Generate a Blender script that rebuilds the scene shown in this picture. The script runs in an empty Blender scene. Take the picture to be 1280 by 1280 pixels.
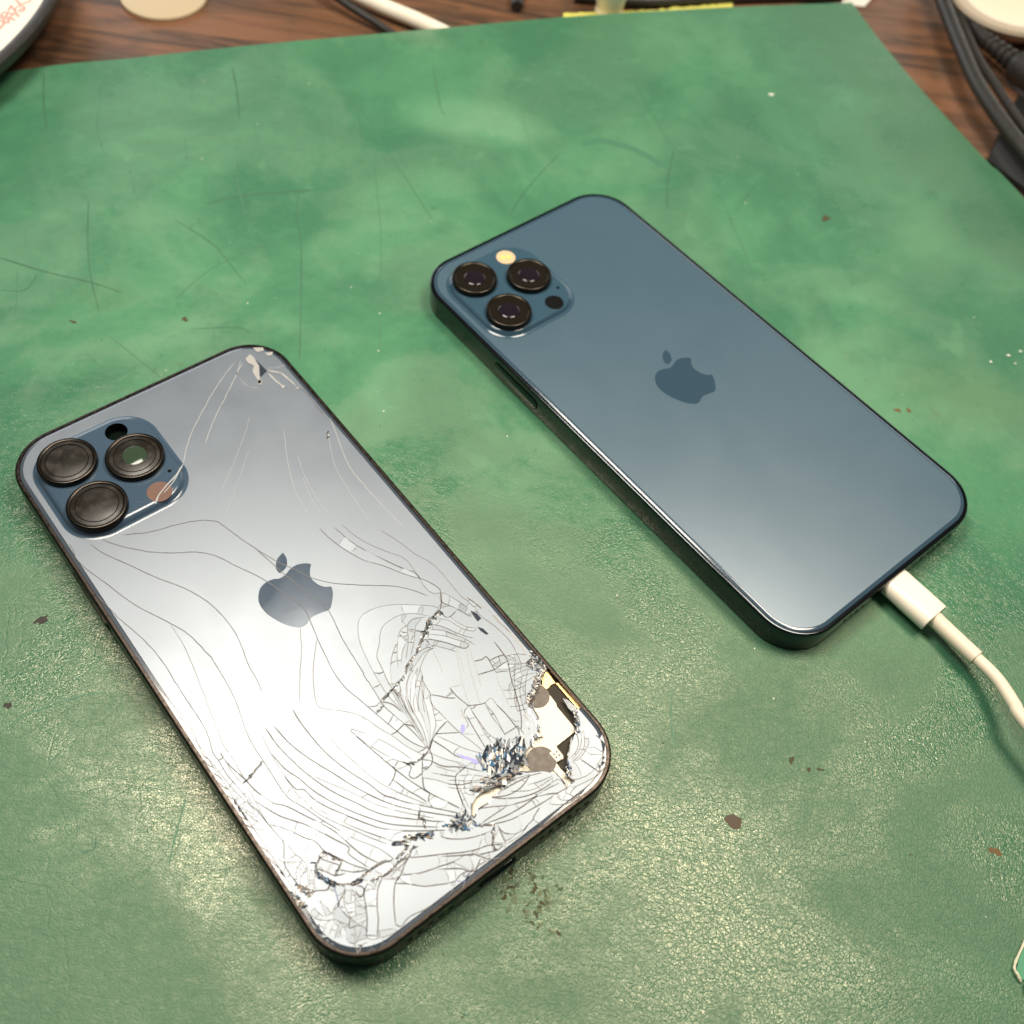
# two phones on a worn green work mat, built at real size
import bpy, bmesh, math, random
from mathutils import Vector, Matrix
from mathutils.geometry import delaunay_2d_cdt
random.seed(7)
S = 0.001          # everything below is laid out in millimetres
sc = bpy.context.scene
COL = sc.collection
# ------------------------------------------------------------------ camera
cam = bpy.data.objects.new("camera", bpy.data.cameras.new("camera"))
COL.objects.link(cam); sc.camera = cam
PITCH, ROLL, HGT, FPX = 0.96293228, 0.15178022, 219.354, 1346.61
fw = Vector((0, math.cos(PITCH), -math.sin(PITCH))); rt0 = Vector((1, 0, 0)); up0 = rt0.cross(fw)
rt = rt0*math.cos(ROLL) + up0*math.sin(ROLL); up = -rt0*math.sin(ROLL) + up0*math.cos(ROLL)
cam.matrix_world = Matrix(((rt.x, up.x, -fw.x, 0), (rt.y, up.y, -fw.y, 0), (rt.z, up.z, -fw.z, HGT*S), (0, 0, 0, 1)))
cam.data.sensor_width = 36; cam.data.lens = 36*FPX/1280
cam.data.clip_start = 0.005; cam.data.clip_end = 20
cam.data.dof.use_dof = True; cam.data.dof.focus_distance = 0.240; cam.data.dof.aperture_fstop = 16
# ------------------------------------------------------------------ light
W = bpy.data.worlds.new("World"); sc.world = W; W.use_nodes = True
bgn = W.node_tree.nodes["Background"]; bgn.inputs[0].default_value = (1.0, 0.95, 0.88, 1); bgn.inputs[1].default_value = 0.13
def area(name, loc, target, sx, sy, power, color):
    L = bpy.data.lights.new(name, 'AREA'); L.shape = 'RECTANGLE'; L.size = sx; L.size_y = sy; L.energy = power; L.color = color
    o = bpy.data.objects.new(name, L); COL.objects.link(o); o.location = loc
    o.rotation_euler = (Vector(target)-Vector(loc)).to_track_quat('-Z', 'Y').to_euler(); return o
area("desk_lamp_light", (-0.150, 0.232, 0.50), (-0.04, 0.14, 0), 0.24, 0.16, 2.85, (1.0, 0.92, 0.80))
area("second_lamp_light", (0.180, 0.265, 0.55), (0.05, 0.16, 0), 0.26, 0.16, 3.0, (1.0, 0.90, 0.75))
area("left_added_light", (-1.35, 1.85, 0.55), (0, 0.2, 0), 1.1, 0.7, 9, (0.97, 0.97, 1.0))  # added unseen source, puts highlights on the camera plate edges
area("far_added_light", (1.05, 2.2, 0.55), (0, 0.3, 0), 1.2, 1.0, 6, (1.0, 0.96, 0.90))  # added unseen source standing for bright surroundings, lights the right-hand glass edges
sc.cycles.max_bounces = 6; sc.cycles.diffuse_bounces = 3; sc.cycles.glossy_bounces = 4; sc.cycles.caustics_reflective = False; sc.cycles.caustics_refractive = False
sc.view_settings.view_transform = 'Standard'; sc.view_settings.look = 'None'; sc.view_settings.exposure = 0; sc.view_settings.gamma = 1
# ------------------------------------------------------------------ traced outlines (mm on the phone or mat)
CR="""p 24.15,68.02 19.5,65.43 14.1,61.87 8.21,57.3 4.19,53.96 0.35,49.9 -2.25,46.59 -5,44.9 -8.92,43.37 -12.41,41.6 -13.84,39.84
p 25.74,67.78 22.13,64.06 16.6,59.39 10.37,54.3 4.92,48.98
pf 18.18,50.52 12.46,44.57 5.57,38.32 0.47,34.05
pf 12.58,41.51 6.89,35.97 1.87,30.98 -3.09,26.89
p 33.99,39 32.16,32.59 30.04,25.83 29.35,20.46 29.51,13.89 29.79,5.98 30.3,1.83
pf 31.17,35.54 29.54,32.12 26.87,25.8 25.77,19.34 24.94,12.14 24.63,7.52
pf 21.36,34.01 19.53,27.96 18.33,21.65 17.91,14.97
pf 18.71,27.09 17.02,20.45 16.54,14.54
pf 22.69,42.09 19.08,34.84 15.42,25.79 14.12,17.6
d -23.01,36.49 -17.58,33.68 -11.94,32.08 -6.93,30.12 -4.8,28.43 -3.6,26.91 -1.99,20.75 -0.35,15.63 1.63,10.31 3.79,6.2 5.57,2.37 8.48,-1.29 12.9,-5.07 18.95,-9.68 22,-13.12 24.02,-16.46
d -27.31,38.53 -26.37,36.55 -23.53,32.6 -19.74,28.63 -15.93,25.62 -11.85,23.08 -8.77,19.6 -6.5,14.76 -4.11,10.06 -2.51,5.83 -1.14,1.27 -0.31,-2.09 -0.14,-4.47 -0.8,-7.48 -1.62,-11.06 -2.09,-13.4 -2.49,-15.8 -3.2,-20.1 -3.16,-24.64 -2.3,-28.45 -1.33,-33.14 -0,-38.86 1.07,-42.7 2.98,-46.12
f -1.52,-10.89 -4.05,-13.9 -6.39,-16.96 -8.68,-20.88 -10.03,-24.09 -9.66,-25.52 -6.97,-28.19 -4.84,-30.58 -3.43,-33.47 -2.62,-36.12 -1.25,-39.57 -0.39,-42.64 1.02,-45.68 1.45,-46.4
d -0.55,15.71 0.22,11.72 1.15,6.34 2.65,0.63 3.34,-2.93 4.07,-6.73 2.81,-13.51 2.19,-18.88 1.8,-23.82 1.54,-24.39 1.25,-29.34 0.95,-32.29 1.44,-35.15 2.32,-39.32 2.73,-42.49 2.98,-46.12
f -3,-6.4 -5.93,-11.59 -9.21,-16.33 -12.9,-21.93
d 14.17,12.7 14.59,8.57 15.92,3.85 17.59,-0.28 20.34,-4.08 22.36,-7.62 24.31,-10.59 25.91,-12.77 27.23,-16.58 25.59,-19.13 26.68,-21.54 27.68,-23.71 28.7,-26.35
d 17.04,10.97 17.99,5.64 19.54,1.3 21.68,-3.43 23.58,-7.16 25.08,-9.82 25.21,-11.86
f 18.88,11.07 19.58,6.71 21.14,2.34 23.53,-2.05 25.61,-6.2 24.86,-15.49 27.32,-17.84 28.54,-20.79 29.56,-24.18
f 25.24,4.4 26.78,0.02 28.14,-5.83 29.99,-10.9 30.01,-20.17 30.49,-22.48 30.7,-24.93
f 23.91,-20.73 23.45,-19.29 18.69,-15.39 15.06,-13.05 11.45,-12 8.69,-12.28 6.69,-14.33 5.12,-17.61 4.38,-20.75 3.54,-25.41 3.04,-30.63 3.37,-35.1 3.43,-39.1 3.1,-43.57 3.1,-46.21
f 21.05,-20.59 19.56,-18.94 18.47,-17.96 16.63,-16.99 14.41,-16.57 11.68,-16.91 10.05,-18.03 8.33,-20.18 6.33,-22.16 5.63,-25.17 4.73,-29.29 4.6,-33.89 3.84,-38.78 3.61,-42.32
f 20.49,-20.48 19.01,-19.71 17.8,-19.28 16.43,-19.6 15.39,-20.72 14.23,-22.73 12.75,-24.48 10.94,-26.51
f 19.61,-20.29 17.65,-20.9 16.46,-22.05 14.48,-24.32 12.28,-26.37
f 16.06,-19.77 14.31,-19.94 13.02,-20.72 11.54,-22.49 9.9,-24.66 8.53,-26.98 6.86,-29.03
f 11.21,-22.25 9.01,-24.01 7.24,-26.04 6.06,-27.92 5.22,-30 4.58,-35.56 3.86,-39.83
f 13.29,-23.18 11.32,-24.57 9.49,-26.84
h -1.33,-33.14 0.76,-32.57 1.4,-31.35 3.19,-30.96 6.82,-30.16 8.6,-29.29 8.86,-29.13 10.21,-27.91 11.21,-27.53 13.52,-26.71 15.63,-25.15 17.07,-24.2 18.65,-23.05 20.52,-21.51 22.7,-21.33 24.23,-20.82
d 24.23,-20.82 25.69,-19.35 26.75,-17.73
d 24.08,-20.85 23.94,-22.8 24.89,-23.62 27.14,-23.04
f 20.57,-22.85 21.98,-24.43 23.6,-27.46 24.72,-29.4 25.95,-30.86
f 19.48,-23.65 21.69,-25.52 23.18,-28.02 24.3,-29.96 25.14,-32.26
f 18.47,-24.35 20.94,-26.55 22.29,-28.52 23.45,-30.06 24.31,-31.66
d 17.8,-25.29 18.49,-26.07 20.41,-28.3 21.96,-30.68 22.92,-31.8 24,-31.73
f 16.66,-26.17 18.38,-27.97 19.7,-29.62 20.87,-31.3
f 24.79,-23.4 25.3,-25.51 26.28,-27.66 27.68,-29.09
f 22.31,-22.21 24.06,-24.04 24.71,-25.96 25.69,-28.1 27.08,-29.53 27.92,-29.12
f 17.58,-27.67 16.36,-27.63 14.61,-28.33 13.2,-29.25 12.1,-30.1 11.78,-31.24 11.04,-32.61 10.67,-34.5 10.55,-36.02 9.46,-37.36 9.37,-39.67 9.58,-40.46 9.77,-43.11 10.33,-46.83 11.21,-50.33 11.77,-53.18
f 18.18,-27.54 15.8,-26.67 13.98,-26.76
f 17.45,-27.86 15.27,-27.41 12.94,-28.23 11.22,-28.92 9.02,-29.24
m 11.97,-30.28 9.66,-32.15 7.83,-34.04 6.18,-36.02 5.51,-37.64
m 11.61,-29.75 9.39,-31.14 7.56,-33.04 5.95,-35.33 5.04,-37.29
m 10.83,-29.46 8.46,-30.74 6.92,-32.58 5.63,-35.1 4.95,-37.75
m 11.39,-31.78 9.8,-33.32 7.97,-35.21 5.99,-37.98
m 10.95,-33.08 9.68,-34.85 8.02,-36.83 7.1,-38.79
m 8.32,-29.55 6.74,-31.11 5.65,-34.05 4.6,-37.23
m 6.64,-30.22 5.29,-33.53 4.09,-36.6
m 5.05,-30.42 4.7,-32.3 4.03,-34.98 3.85,-36.95
m 4.2,-30.61 3.93,-33.07 3.46,-36.14
d 1.31,-31.69 2.24,-32.76 2.82,-33.97 3.14,-35.91
d 10.28,-36.22 11.78,-37.71 12.81,-38.99 14.25,-40.04
d 14.62,-37.36 14.67,-39.81 15.25,-42.36 15.54,-43.15 18.36,-44.57 19.96,-44.45 20.35,-44.74 20.33,-46.32 20.65,-49.41 20.61,-52.52 20.79,-54.2
p 14.7,-37.42 17.02,-38.16
p 17.12,-27.62 16.58,-29.75 16.08,-32.15 15.41,-33.59
m 11.7,-28.24 8.62,-30.38 6.35,-33.04 5.26,-37.32 4.63,-41.42 3.72,-44.03 3.07,-45.98
m 11.86,-29.67 8.89,-32.74 6.81,-36.76 5.86,-40.25 4.67,-43.5 3.15,-46.04
m 11.61,-31.68 9.17,-35.09 7.74,-38.7 6.08,-42.07 3.34,-45.78
m 6.32,-30.88 4.47,-34.63 4.15,-39.42 3.35,-43.76
m 4.7,-30.99 4.35,-33.71 3.53,-38.14
m 10.25,-36.3 9.5,-37.88 8.22,-40.72 7.48,-42.27 5.42,-44.05 3.2,-46.08
d 5.86,-43.97 7.72,-45.12 10.33,-46.83
d 9.77,-43.11 7.2,-43.71 5.03,-44.59 3.15,-46.04
f 7.62,-41.54 9.37,-42.61
f 7.16,-42.45 7.78,-43.72
f 8.09,-40.63 9.7,-40.55
d 4.69,-44.54 5.93,-48.08 6.55,-50.35 7.8,-52.27 9.55,-54.56
f 5.92,-44.42 7.4,-47.13 9.17,-50.46 11.72,-53.75
f 2.72,-46.73 4.59,-49.91 6.43,-52.06 7.06,-53.52
d 1.93,-48.35 3.24,-50.71 5.85,-52.83 8.98,-56.32
f 1.86,-49.49 3.51,-51.89 5.06,-53.63
d -0.6,-49.26 1.47,-51.57 4.01,-54.03
f -1.58,-50.11 0.34,-52.11 1.82,-54.18 3.83,-56.05 5.92,-56.81
d 3.07,-45.98 2.62,-47.66 1.55,-48.87 -0.6,-49.26 -2.89,-49.34 -3.5,-48.11 -2.13,-46.95 -2.52,-45.67
h 3.07,-45.98 0.83,-46.74 -0.62,-46.67 -2.37,-45.98 -2.83,-45.05
d 0.64,-47 -1.21,-49.59 -2.61,-52.07 -2.28,-53.66
d 0.39,-46.82 2.05,-48.44
d 7.06,-53.52 5.28,-53.6 3.88,-53.94 2.72,-56.01 1.97,-58.54 1.34,-61.13
d -2.28,-53.66 -3.34,-54.61 -3.63,-56.3
d -5.09,-44.57 -5.23,-45.84 -6.8,-47.04 -8.23,-47.53
f -5.27,-45.62 -2.55,-46.24
d -7.92,-48.92 -8.99,-49.85
d -7.4,-49.49 -8.76,-50.4
d -6.62,-46.78 -5.54,-50.48 -4.42,-53.04 -3.42,-56.26
h -5.49,-54.54 -7.02,-56.43 -6.36,-57.29 -7.26,-59.05
d -1.33,-33.14 0.98,-32.52
d -1.47,-38.8 -0,-38.86 1.98,-38.45 3.34,-38.41
f 0.89,-37.04 2.6,-36.21
f 4.57,-28.96 5.6,-29.7 8.04,-29.53
d -19.67,-23.11 -19.22,-27.76 -18.1,-32.03 -16.8,-35.56 -15.41,-38.93 -14.13,-42.4 -12.68,-45.59 -11.15,-48.63 -9.07,-51.89 -6.26,-55.11 -2.49,-59.04 0.1,-61.53
d -14.64,-22.19 -14.87,-24.29 -14.91,-26.93 -14.75,-30.09 -14.43,-33.54 -13.64,-37.29 -12.37,-41.37 -11.01,-44.7 -10.07,-48.1 -8.83,-49.97 -7.2,-52.32 -4.77,-55.07 -1.72,-58.48 0.47,-61.05
f -1.08,-45.74 -2.25,-42.08 -3.54,-39.11 -5.19,-36.08 -7.03,-33.31 -8.55,-31.17 -10.25,-30.13 -11.29,-30.6 -11.81,-32.25 -11.58,-35.23 -10.73,-39.44 -9.96,-43.15 -8.93,-46.43 -7.71,-48.88 -6.1,-51.8 -3.57,-55.96
d -7.77,-32.77 -6.93,-37.03 -6.02,-41.11 -5.18,-44.7 -4.9,-45.89 -3.83,-49.62 -2.28,-53.66 -0.78,-56.7 0.72,-59.72
f -7.79,-33.36 -6.53,-37.53 -5.17,-40.94 -4.03,-43.57 -2.09,-46.11
d -21.26,-22.23 -21.29,-27.31 -20.31,-33.3 -19.96,-34.99 -18.6,-39.48 -17.07,-43.1 -15.3,-46.32 -13.62,-49.64 -11.62,-52.45 -7.31,-56.59 -3.3,-60.13
f -19.18,-36.54 -17.55,-39.49 -15.68,-42.6 -13.91,-45.83 -12.38,-48.86 -10.37,-51.68 -8.04,-54.54 -4.52,-58.28
d -23.14,-28.07 -22.77,-32.01 -21.43,-35.85 -21.21,-36.98 -20.38,-40.08 -18.7,-43.99 -16.63,-47.79 -14.55,-51.01 -12.32,-53.98 -8.57,-57.33 -4.87,-60.27
d -23.64,-33.44 -23.16,-37.14 -21.95,-38.16 -21.51,-40.77 -20.14,-44.05 -18.14,-47.42 -16.15,-50.76 -14,-53.84 -11.2,-56.48 -7.67,-59.12 -4.04,-61.64
f -21.95,-43.09 -20.26,-46.4 -18.74,-49.39 -17.06,-52.12 -15.31,-54.72 -13.64,-57.43
f -22.69,-23.06 -23.24,-27.46 -23.52,-32.49 -23.59,-37.83 -23.09,-39.98 -22.51,-43.42 -20.75,-47.15 -18.61,-50.78 -16.87,-53.92 -14.82,-57.09
d -33.98,36.61 -33.64,33.98 -32.87,31.05 -31.44,26.52 -30.43,22.69 -29.28,19.19 -28.11,16.33 -25.39,10.76 -23.38,5.73 -22.33,-0.92 -22.42,-7.76 -23.18,-13.96 -23.93,-17.27 -25.14,-22.88 -25.3,-28.58 -25.46,-34.16 -25.28,-37.97 -23.9,-41.27 -22.53,-45.09 -20.94,-49.04 -19.36,-52.43 -16.78,-56.54 -15.52,-60.14
d -31.32,-21.53 -31.26,-23.38 -31.12,-25.11 -30.79,-26.98 -30.13,-29.71 -29.74,-32.4 -28.38,-36.72 -26.55,-38.92 -24.7,-42.54 -23.01,-45.84 -21.5,-49.37 -20.56,-53.72 -19.78,-56.17 -18.28,-59.08
d -30.68,-34.7 -30.04,-36.43 -28.53,-39.94 -25.65,-44.06 -24.05,-46.92 -22.61,-50.01 -21.17,-53.08 -21.95,-54.25 -20.1,-59.21
d -30.91,-40.16 -28.34,-44.02 -27.07,-46.32 -25.69,-48.43 -25.32,-51.13 -23.87,-53.71 -22.62,-56.13 -21.11,-58.15 -20.17,-59.31
d -33.53,40.93 -33.56,38.72 -33.95,36.99 -33.98,36.61
d -29.77,38.29 -29.11,35.99 -28.41,34.09 -26.87,31.19 -24.94,27.63 -23.62,24.95 -21.66,21.34 -18.54,16.31 -16.07,10.2 -15.17,4.05 -15.31,-1.26 -16.75,-7.85 -17.07,-11.64 -17.79,-15.65
d -34.52,25.03 -33.93,21.54 -33.52,18.6 -33.47,17.74 -31.52,9.8 -30.84,2.33 -31.05,-6.57 -31.15,-15.8 -32.42,-20.72 -32.38,-22.88 -32.5,-26.52 -32.32,-28.41 -32.02,-30.55 -31.92,-33 -32.04,-34.63 -31.75,-36.02
f -25.28,10.08 -25.45,3.67 -26.63,-3.58 -27.88,-9.99 -29.1,-16.22 -29.97,-20.94 -29.93,-22.55 -29.93,-25.01 -30.13,-27.78 -30.13,-29.71
f -34.59,2.18 -33.89,-5.07 -33.2,-12.15 -34.21,-19.41 -33.87,-21.3 -33.59,-23.29 -33.55,-24.94 -33.27,-27.39 -33.17,-28.91 -32.8,-31.4 -32.31,-33.65 -31.75,-36.02
h -25.44,-28.4 -30.1,-29.9 -30.95,-29.91
f -31.22,-23.57 -31.42,-25.87 -31.25,-29.21 -31.34,-31.53 -31.62,-34.16 -31.59,-35.75
f -31.02,-30.02 -30.72,-31.67 -30.78,-34.15 -31.04,-36.93 -31.23,-39.58
f -34.59,-21.09 -34.42,-22.52 -33.98,-23.49
f -34.47,-24.59 -34,-25.74 -33.7,-26.92
f -34.51,-26.64 -34.31,-28.22 -33.72,-29.14 -32.94,-28.76 -32.16,-28.37
f -34.75,-29.96 -34.16,-31.34 -33.57,-32.25
f -33.65,-29.5 -33.39,-30.49
f -34.44,-32.07 -33.69,-33.88 -32.97,-35.5 -32.23,-36.83
f -34.59,-33.99 -33.36,-35.68 -32.96,-37.36 -32.19,-38.86
f -34.67,-35.32 -33.92,-37.11
f -34.81,-37.22 -33.72,-39.1 -32.44,-40.67
f -32.28,-22.96 -31.09,-22.85 -29.83,-22.63
f -33.45,-25.01 -32.53,-24.88
f -31.18,-27.65 -30.66,-27.72
f -31.15,-28.8 -30.39,-28.72
f -30.65,-32.51 -29.67,-32.52
f -33.8,-31.92 -33.12,-31.48
d -31.52,-35.64 -31.36,-37.47 -31.23,-39.58 -31.03,-41.1 -30.66,-44.43 -31.23,-45.81 -32.48,-47.86 -32.88,-49.62 -32.84,-52 -32.71,-53.55 -32.26,-55.91
f -34.59,-42.7 -33.5,-45.91 -32.58,-48.23
f -35.15,-43.18 -34.18,-47.48 -33.66,-50.22 -33.31,-51.21
f -31.48,-48.01 -30.15,-48.11 -30.34,-45.27
f -30.15,-48.11 -29.64,-49.53 -30.18,-50.17 -31.28,-50.38 -32.39,-48.82
f -29.64,-49.53 -29.52,-50.67 -29.87,-51.89 -31.34,-52.25 -32.4,-53.5
f -31.28,-50.38 -31.94,-51.21 -32.5,-52.55
f -29.87,-51.89 -30.78,-53.55 -31.15,-55.01
f -28.56,-48.7 -29.52,-50.67
f -31.34,-52.25 -32.47,-51.4
h -28.45,-51.18 -27.94,-52.15 -27.05,-51.63 -25.83,-51.04 -25.13,-51.27
h -27.94,-52.15 -28.89,-53.2 -28.52,-54.37 -27.96,-55.67 -27.4,-56.53 -26.96,-57.58 -25.83,-58.43 -24.64,-59.18 -23.12,-59.45 -20.94,-59.17 -18.93,-59.19 -17.57,-59.32 -16.09,-60.12
h -25.13,-51.27 -24.5,-52.93 -23.82,-54.49 -24.91,-55.3 -26.44,-55.92
d -26.7,-51.74 -25.6,-53.31 -24.4,-54.95
d -28.51,-52.61 -27.19,-54.48 -26.26,-56.07 -24.48,-56.81
d -25.04,-55.5 -23.03,-57.6 -20.67,-58.78
b -27.46,-56.63 -27.78,-58.42 -28.45,-60.51 -29.04,-61.2
d -25.83,-58.43 -26.28,-59.54 -27.92,-60.33 -29.04,-61.2 -29.85,-61.16
d -29.09,-57.43 -27.46,-56.63
d -32.26,-55.91 -30.59,-56.31 -28.78,-57.38 -27.65,-56.48
f -30.59,-56.31 -29.84,-54.25 -28.83,-53.54
f -31.21,-58.14 -30.71,-59.94 -30.59,-61.46 -29.6,-60.78 -28.35,-60.58
f -30.9,-58.09 -31.39,-59.72 -31.81,-61.66
d -28.82,-61.08 -28.61,-63.51 -28.31,-64.31 -29.11,-65.11 -29.3,-65.81 -27.7,-66.32 -26.97,-68.13
f -26.28,-59.54 -27.61,-61.14 -27.99,-62.56 -28.12,-64.45 -27.82,-66.08
f -27.67,-61.66 -25.96,-62.24 -25.1,-60.73 -25.34,-59.82
f -25.96,-62.24 -27.63,-65.38
d -24.78,-60.67 -24.67,-62.2 -23.72,-62.05 -23.26,-60.94 -23.89,-60.18
f -25.68,-62.02 -25.38,-63.68 -24.67,-64.5
d -22.12,-60.93 -23.59,-61.86 -24.44,-63.53 -24.85,-64.36 -25.93,-66.38 -27.65,-68.73
d -19.41,-61.79 -21.26,-63.03 -23.17,-65.63 -24.27,-67.64 -26.28,-70.18
f -22.8,-61.73 -21.17,-63.1
d -24.73,-64.17 -23.02,-65.6
d -16.71,-63.52 -17.95,-64.06 -19.34,-65.64 -20.65,-67.53 -22.31,-70.53
f -19.57,-61.82 -17.26,-63.7
d -27.96,-68.36 -26.18,-69.84
f -27.62,-68.47 -27.47,-69.69 -26.06,-70.48 -23.35,-71.43 -22.6,-71.16
f -25.59,-69.17 -22.63,-70.99
d -22.18,-70.35 -21.54,-71.26 -19.76,-70.76 -17.93,-71.01 -16.22,-71.44 -15.07,-71.45
d -17.95,-64.06 -15.93,-65.73 -13.91,-67.83 -11.6,-69.18 -9.93,-70.14 -8.34,-70.61
d -16.12,-63.52 -14.08,-64.76 -12.33,-65.62 -6.23,-67.57 -4.29,-67.81 -2.75,-68.81
d -12.86,-61.8 -10.59,-63.19 -6.53,-65.53 -4.05,-67.08 -1.33,-68.35 0.69,-68.94 3.2,-70.52
h -21.99,-60.73 -20.27,-61.15 -18.35,-61.71 -15.73,-61.29 -13.04,-61.21 -11.42,-60.6 -10.34,-60.96
d -12.18,-61.25 -14.25,-62.1 -15.92,-63.23 -17.4,-63.89
f -19.05,-61.47 -15.62,-61.97 -12.98,-61.55
f -17.91,-62.33 -16.09,-62.22 -13.78,-61.85
h -14.11,-57.68 -12.22,-58.79 -11.68,-59.5 -13.2,-60.18 -15.31,-60.26
f -33.94,-63.69 -32.42,-62.6
f -32.77,-65.68 -30.58,-63.99 -30.16,-63.76
f -32.23,-65.67 -30.95,-66.23
f -30.95,-67.06 -29.97,-65.58
f -30.4,-67.47 -29.48,-66.5
f -29.97,-68.07 -28.41,-66.76
f -30.82,-70.59 -30.31,-69.2 -30.4,-68.3 -30.76,-68.03
f -30.55,-70.38 -29.06,-69.59 -28.08,-69.78
f -28.15,-71.11 -27.17,-70.48
f -26.87,-72.08 -25.45,-71.22
f -24.97,-72.14 -24.22,-71.88
f -34.38,-60.56 -32.13,-60.01
f -34.13,-61.87 -32.49,-61.43
f -34.18,-58.74 -33.53,-60.08 -33.22,-60.88 -31.87,-62.18
f -32.56,-58.55 -32.5,-59.73 -32.06,-61.19
f -32.24,-61.9 -30.83,-62.68 -30.16,-63.76 -28.99,-65.34
f -33.14,-64.57 -31.5,-63.3
d -5.68,-61.89 -4.8,-63.17 -2.9,-64.73 -0.71,-65.91 1.72,-66.79 3.64,-67.13
h 1.14,-64.49 4.25,-66.34
d 4.04,-66.21 7.4,-67.58 11.33,-68.29 15.47,-68.8 18.3,-68.96 21.29,-69.38
d 1.71,-64.76 4.22,-64.75 8.81,-64.98
d 3.45,-61.87 6.23,-63.39 8.81,-64.98 11.72,-66.18 13.84,-66.79 15.88,-67.49 18.59,-69.01
d 2.66,-65.16 7.07,-66.39 11.16,-66.89 15.06,-66.89 17.53,-67.09 20.14,-67.55
d 7.2,-61.71 9.88,-63.21 12.44,-63.65 14.65,-63.33 16.37,-62.63
d 7.3,-61.79 9.07,-63.42 11.88,-65.17 14.41,-66.08 17.28,-66.58 20.53,-66.68
f 11.05,-62.95 13.51,-64.76 16.05,-65.67 19.87,-65.86
d 9.52,-61.82 12.64,-62.17 16.1,-62.76 18.59,-63.77
d 10.05,-61.56 12.92,-61.4 16.35,-62.45
f 10.71,-60.91 14.74,-61.59 16.36,-62.02
f 14.74,-64.05 17.29,-64.95 20.12,-65.56
d 13.74,-69.12 11.7,-69.83 11.02,-70.27 9.58,-70.46 8,-70.84 6.49,-70.34 5.1,-69.31 4.61,-68.32 4.6,-66.91
d 11.02,-70.27 11.71,-72.2
f 4.32,-67.48 4.19,-69.25 3.83,-70.52 2.87,-71.34
f 4.61,-67.7 4.15,-68.91 3.78,-70.18
f 7.04,-70.45 5.08,-70.53 3.78,-70.18
f 9.58,-70.46 6.78,-71.18 3.87,-70.86
h 4.25,-66.34 2.7,-68.14 1.45,-69.36 1.15,-70.36 1.46,-70.75
d -8.06,-65.14 -4.8,-67.28 -2.71,-68.54 -1.95,-69.56 -0.75,-71.21 1.16,-72.34
d 3.23,-70.69 1.74,-70.8 0.06,-70.16 -2,-69.23
d -9.86,-66.79 -6.31,-69.3 -5.44,-70.55 -4.21,-71.33 -3.17,-70.76 -2.05,-70.1
f -6.76,-67.47 -5.83,-69.06 -5.2,-70.44
d -8.5,-70.63 -7.03,-70.26 -5.27,-70.53
b -8.5,-70.63 -7.23,-71.73 -5.56,-70.91
d -10.89,-72.05 -9.49,-71.36 -8.5,-70.63
f -8.29,-72.55 -6.49,-71.55 -4.52,-70.94 -1.36,-71.21
f -3.17,-70.76 -0.75,-71.21 0.01,-69.82
d 26.84,-66.01 27.8,-68.89 28.27,-70.74
f 31.07,-69.11 28.94,-69.57 26.04,-69.76 24.06,-69.29 22.64,-68.57
f 30.69,-70.34 28.09,-70.94 26.14,-70.83 23.2,-70.3 21.82,-69.94
f 29.29,-70.16 26.94,-71.09 24.48,-71.57
f 18.05,-69.26 18.09,-70.42 19.73,-71.63 20.88,-71.84
f 15.75,-69.65 17.02,-70.91 19.19,-71.88 21.09,-72
f 22.61,-70.19 21.11,-70.39 20.4,-70.84 21.09,-72 22.04,-72.05
f 21,-69.33 19.91,-69.83 20.4,-70.84
d 33.03,-60.77 32.84,-62.71 33.41,-66.87
f 32.45,-59.73 31.64,-61.83 30.39,-63.58 29.11,-64.79 27.38,-65.42 24.94,-65.75
f 31.2,-60.05 30.56,-62.25 29.29,-63.73 27.73,-64.73 25.31,-65.32
f 31.37,-63.57 30.76,-64.57 29.43,-65.27 27.43,-65.93 25.12,-66.11
f 32.56,-67.56 30.85,-68.68 28.7,-69.22
f 30.11,-61.2 29.1,-63.11 27.55,-64.36 25.26,-64.81
d 22.6,-35.42 24.23,-36.1 25.44,-36.13 25.39,-37.6 25.01,-39.49 25.02,-40.48
d 21.34,-38.48 23.42,-39.16 25.21,-39.63 27.43,-39.57 28.68,-39.97
d 25.49,-37.27 27.72,-37.61 28.88,-38.11
d 24.82,-40.34 27.06,-41.63
d 17.4,-52.59 19.23,-52.75 20.9,-52.73
f 18.71,-44.51 18.57,-48.2 17.62,-52.5
p 21.29,-30.62 19.46,-34.32 17.07,-39.13 15.7,-42.95
pf 21.49,-30.77 20.34,-33.96 19.32,-36.53
p 23.09,-31.92 21.24,-35.6 19.45,-39.57 17.62,-44.35
p 24.07,-31.43 22.51,-35.53 20.34,-41.19
pf 24.51,-40.94 23.51,-43.81 22.46,-47.87
P 32.83,-28.57 33.01,-30.8 33.22,-33.38 33.29,-36.53 33.29,-38.92 32.96,-40.71
f 30.7,-24.93 30.64,-27.7 31.47,-30.74 31.95,-34.19 31.96,-36.6 31.43,-39.27
p 31.18,-21.36 31.64,-23.47 32.38,-25.42 32.93,-27.41
d 30.93,-21.9 31.5,-24.08 31.86,-26.11
pf 32.92,-27.22 33.1,-31.91 33.75,-37.54
d 29.11,-34.21 28.88,-38.11 28.48,-39.83 26.74,-43.21 25.24,-46.68 22.99,-51.43 20.79,-54.2
m 27.57,-42.16 30.03,-42.61 32.04,-43.24
m 27.11,-43.15 29.72,-43.39 32.25,-44.55
m 26.64,-44.12 29.45,-44.51 31.57,-45.39
m 26.02,-45.3 29.01,-45.84 31.43,-45.95
m 28.92,-38.47 31.46,-39.63 32.89,-41
m 27.94,-40.11 29.93,-41.55 31.9,-42.63
m 23.57,-44.5 25.53,-45.92 28.15,-46.52
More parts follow.
